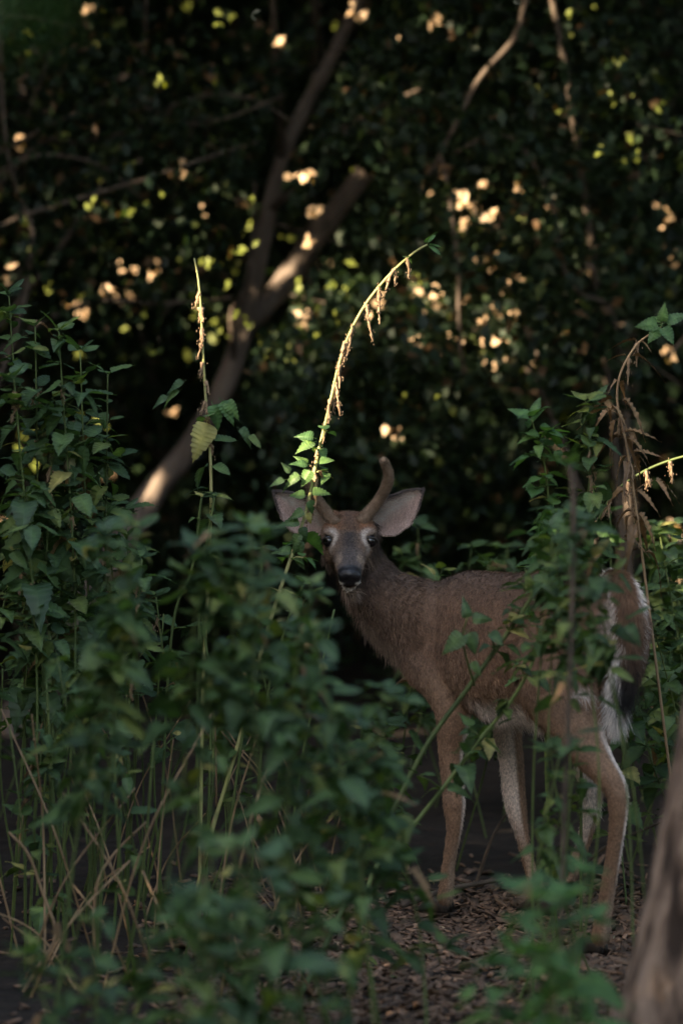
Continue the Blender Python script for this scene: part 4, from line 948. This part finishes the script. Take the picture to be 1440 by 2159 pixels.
# left thicket
LG = 'nettles of the tall stand opposite the deer'
for (tx, ty, bx, d, lf) in ((20, 625, 60, 9.9, .07), (75, 690, 110, 9.7, .085), (125, 700, 120, 9.6, .085), (170, 745, 165, 9.85, .085), (228, 790, 190, 9.8, .075), (30, 800, 20, 9.5, .08), (180, 900, 150, 9.9, .08), (110, 960, 90, 9.6, .08), (210, 1010, 215, 10.1, .075), (50, 1080, 30, 9.9, .075), (265, 1080, 240, 10.3, .07), (300, 1180, 280, 9.6, .07), (145, 1180, 130, 10.2, .075), (330, 1260, 345, 10.2, .07), (15, 1250, 10, 9.5, .08)):
    top = P(tx, ty, d); bx_ = (bx - 720) / FPX * d; bx_ += R(-.08, .08); m1 = (top + g0(bx_, d)) / 2 + Vector((R(-.06, .06), R(-.05, .05), 0))
    nettle([g0(bx_, d), m1, top], 'tall leafy nettle of the stand across from the deer', LG, leaf=lf * 1.12, first=.52, gap=.07, shoots=.6, tas=.25, tas_from=.6, tasl=(.02, .05))
# individual slender stems among them
for (pts, lab) in (([(430, 1930), (445, 1500), (425, 1250), (452, 1050)], 'plain green stem rising beside the dry upright one'),
                   ([(330, 1560), (360, 1360), (405, 1200), (425, 1050)], 'thin stem curving up out of the dark leaf mass'),
                   ([(455, 1900), (510, 1560), (548, 1300), (552, 1160)], 'pale green stem under the arching sunlit one'),
                   ([(520, 1900), (560, 1500), (600, 1330), (640, 1230)], 'leaning green stem in front of the deer throat')):
    pp = [P(x, y, 9.75) for x, y in pts]; pp[0] = g0(pp[0][0], 9.75)
    nettle(pp, lab, leaf=.05, first=.35, gap=.11, shoots=.35, dens=.6, r0=.0042, r1=.003)
ZN = 0
def zone(n, xr, tr, dr, leaf, label, group, first=.3, gap=.07, shoots=.6, pool=None, lean=.22, dens=1.0, r0=.003, slack=.01):
    for _ in range(n):
        d = R(*dr); tx = R(*xr); ty = R(*tr); top = P(tx, ty, d); bx = top.x + R(-lean, lean)
        m1 = (top + g0(bx, d)) / 2 + Vector((R(-.07, .07), R(-.06, .06), 0))
        nettle([g0(bx, d + R(-.1, .1)), m1, top], label, group, r0=r0, leaf=leaf * R(.85, 1.15), first=first, gap=gap, shoots=shoots, pool=pool, dens=dens, slack=slack)
zone(7, (170, 560), (1050, 1170), (7.6, 8.5), .088, 'out of focus bushy nettle of the dark leaf mass in the foreground', 'bushy foreground nettles', .68, .055, .6)
zone(3, (120, 520), (1180, 1400), (7.6, 8.6), .075, 'out of focus bushy nettle of the dark leaf mass in the foreground', 'bushy foreground nettles', .60, .06, .7)
zone(5, (600, 670), (1225, 1420), (7.7, 8.5), .07, 'blurred nettle top below the deer chin', 'blurred nettles below the chin', .45, .06, .7)
zone(4, (640, 840), (1450, 1660), (8.0, 8.9), .075, 'dark nettle in front of the deer chest', 'dark nettles in front of the chest', .35, .065, .7)
zone(3, (760, 900), (1520, 1640), (10.3, 10.9), .08, 'dark nettle behind the front leg', 'dark nettles behind the front leg', .35, .07, .6)
zone(6, (340, 800), (1690, 1980), (6.8, 7.7), .075, 'blurred low nettle over the wood chips', 'blurred low nettles', .35, .06, .6)
zone(7, (1000, 1310), (1810, 2060), (6.9, 7.6), .092, 'bright green blurred seedling near the thick tree trunk', 'bright seedlings near the trunk', .55, .075, .25, LF_, dens=.7)
zone(6, (1150, 1250), (1060, 1300), (8.6, 9.2), .080, 'blurred leafy stem screening the deer rump', 'leafy stems screening the rump', .72, .055, .7)
zone(3, (1130, 1330), (1520, 1740), (8.3, 8.9), .06, 'leafy stem between the deer legs and the camera', 'leafy stems before the legs', .5, .065, .6)
zone(16, (830, 1440), (1080, 1240), (10.7, 12.2), .08, 'dim nettle growing behind the deer back', 'nettles behind the deer', .4, .065, .8)
zone(7, (1300, 1440), (1060, 1420), (10.1, 11.0), .075, 'dim nettle growing behind the white tail', 'nettles behind the tail', .3, .07, .7)
zone(5, (0, 420), (1900, 2080), (7.0, 8.0), .075, 'dark low nettle among the dry stalks', 'dark low nettles among dry stalks', .3, .06, .7)
zone(4, (0, 460), (1350, 1700), (8.8, 10.4), .07, 'half grown nettle below the tall stand', 'half grown nettles', .3, .08, .5)
zone(9, (0, 520), (1080, 1450), (10.9, 12.6), .08, 'shadowed nettle at the back of the stand', 'shadowed nettles at the back', .3, .07, .8)

# bare green stalks, straw, fallen wood
def stalk(pts, r, mat, label, group, name, cat='stalk'):
    path = smooth_path(pts, 18); b = Vector(path[0]); mb = MB(); mb.tube(path, np.linspace(r, r * .6, 18), 6)
    for k in range(3, 17, 4): mb.tube([path[k] - (path[k + 1] - path[k]) * .1, path[k], path[k] + (path[k + 1] - path[k]) * .1], [r * .8, r * 1.25, r * .8], 6)
    return tag(new_obj(name, mb.mesh(name, M[mat], off=b), None, b), label, cat, group)
for _ in range(26):
    d = R(8.9, 10.8); x = (R(0, 640) - 720) / FPX * d; top = P(R(0, 660), R(1250, 1750), d); top.x = x + R(-.13, .13)
    stalk([g0(x, d), (g0(x, d) + top) / 2 + Vector((R(-.03, .03), R(-.03, .03), 0)), top], R(.0028, .0048), 'stem', 'bare green nettle stalk standing in the tall stand', 'bare green stalks', 'nettle_stalk')
for _ in range(34):
    d = R(8.8, 10.6); x = (R(0, 760) - 720) / FPX * d; h = R(.15, .62); l = R(-.28, .28)
    stalk([g0(x, d), Vector((x + l * .4, d + R(-.1, .1), h * .55)), Vector((x + l, d + R(-.1, .1), h))], R(.0022, .0038), 'straw', 'dry straw coloured stalk among the green stems', 'dry stalks', 'dry_stalk')
stalk([P(457, 1700, 9.9), P(456, 1600, 9.9), P(457, 1512, 9.9), P(500, 1570, 9.88), P(560, 1640, 9.86), P(640, 1790, 9.84)], .0030, 'straw', 'sharply bent broken straw stalk under the arching stem', None, 'broken_stalk')
stalk([P(200, 1995, 9.0), P(198, 1930, 9.0), P(210, 1850, 9.0), P(250, 1790, 9.05), P(310, 1732, 9.1)], .0045, 'straw', 'bright dry curved stalk standing among dark stems', None, 'curved_stalk')
stalk([P(45, 2100, 8.9), P(80, 2040, 8.92), P(118, 1970, 8.95), P(90, 1880, 9.0), P(60, 1800, 9.0), P(20, 1755, 9.0)], .0045, 'straw', 'pale forked dead stalk leaning near the low nettles', None, 'forked_stalk')
for i, (a, b, c, r, lab) in enumerate((((520, 1946), (620, 1922), (760, 1905), .012, 'crooked fallen stick lying across the wood chips'), ((850, 1925), (950, 1900), (1060, 1888), .010, 'fallen stick behind the front hoof'), ((1000, 1800), (1040, 1760), (1085, 1690), .006, 'thin twig propped between the front legs'), ((1120, 1760), (1200, 1690), (1290, 1635), .006, 'long thin twig leaning behind the hind legs'), ((1180, 1850), (1270, 1790), (1400, 1730), .007, 'bare twig lying behind the hind hoof'))):
    d0 = 10.35
    pts = [P(x, y, d0) for x, y in (a, b, c)]
    if i < 2:
        for k, (x, y) in enumerate((a, b, c)):
            dd = FPX * CAMH / (y - HOR); pts[k] = Vector(((x - 720) / FPX * dd, dd, .012 + .01 * k))
    else:
        pts[0].z = .01
    path = smooth_path(pts, 16); bs = Vector(path[0]); mb = MB(); mb.tube(path, np.linspace(r, r * .5, 16), 8, bump=.06)
    if i == 0:
        mb.tube([path[9], path[9] + np.array([.03, -.03, .05])], [.006, .003], 6)
    tag(new_obj('fallen_stick', mb.mesh('fallen_stick', M['twig'], off=bs), None, bs), lab, 'stick')
# dead leaf caught among stems
dl = tag(new_obj('dead_leaf', leaf_mesh('dead_leaf', M['leaf_dry'], w=.5, teeth=5, droop=.6, fold=.5, ragged=.5, curl=.1), None, P(95, 1960, 8.3)), 'crumpled brown dead leaf caught on the low nettles', 'leaf')
dl.scale = (.10, .10, .10); dl.rotation_euler = (.5, .4, .3)
# fallen leaves on the chips
for k in range(26):
    x = R(-.7, .9); y = R(8.7, 10.5)
    o = tag(new_obj('fallen_leaf', (LD + LV)[k % 5], None, (x, y, R(.016, .03))), 'small fallen leaf lying on the wood chips', 'leaf', 'fallen leaves on the chips')
    s = R(.03, .05); o.scale = (s, s, s); o.rotation_euler = (R(-.5, .5), R(-.3, .5), R(0, 6.28))

# thick trunk in the foreground
K0 = np.array([.65, 7.6, 0.0])
kt = thing('near_tree', 'thick rough brown leaning trunk close to the camera beside the deer', 'tree', K0)
axp = smooth_path([K0 + [-.02, 0, -.08], K0 + [.02, 0, .1], K0 + [.085, 0, .42], K0 + [.145, .02, .8], K0 + [.24, .04, 1.4], K0 + [.42, .1, 3.0], K0 + [.6, .1, 4.2]], 90)
kr = np.interp(np.linspace(0, 1, 90), [0, .04, .12, .3, 1], [.235, .20, .172, .158, .11]); n = 72
ang = np.linspace(0, 2 * np.pi, n, endpoint=False); kv = []
for i in range(90):
    z = axp[i][2]
    rg = 1 + .035 * np.abs(np.sin(ang * 9 + 1.3 * np.sin(z * 7) + .8 * np.sin(z * 17 + ang * 2))) + .02 * np.sin(ang * 3 + z * 2.2) + rng.normal(0, .008, n)
    kv.append(axp[i] + np.stack([np.cos(ang), np.sin(ang), np.zeros(n)], -1) * (kr[i] * rg)[:, None])
i = np.arange(89)[:, None] * n; j = np.arange(n)[None]; k = (j + 1) % n
new_obj('trunk', mesh_np('trunk', np.concatenate(kv) - K0, [np.stack([i + j, i + k, i + n + k, i + n + j], -1).reshape(-1, 4)], M['bark_near']), kt)
cpp = axp[-1] + rng.normal(0, 1, (1500, 3)) * np.array([.9, .9, .7]) + np.array([.6, 0, .9])
cpp = cpp[keep_sun(cpp, .05)]; v, tri, cc = leaf_cloud(cpp, .13, leaf_cols(len(cpp)))
new_obj('crown', mesh_np('crown', v - K0, [tri], M['crown'], False, cc), kt)['kind'] = 'stuff'

# leaves close to the lens
sap = thing('sapling', 'very blurred green sapling leaves hanging close to the lens', 'plant', (-.42, 1.6, 0)); sb = sap.location.copy()
sp = smooth_path([(-.42, 1.6, 0), (-.40, 1.6, .8), (-.32, 1.6, 1.5), (-.22, 1.6, 1.76), (-.13, 1.6, 1.735)], 24); mb = MB(); mb.tube(sp, np.linspace(.005, .0012, 24), 7); new_obj('stem', mb.mesh('stem', M['stem'], off=sb), sap)
for (f, s, dx, dz) in ((23, .045, .1, -.9), (22, .05, -.3, -.8), (20, .05, -.5, -.8), (18, .05, -.2, .9), (16, .06, -.6, -.4), (14, .06, -.7, 0), (12, .06, .6, .2)):
    put_leaf(sap, sb, Vector(sp[f]), Vector((dx, R(-.3, .3), dz)), Vector((0, -1, .2)), s, LV, None)
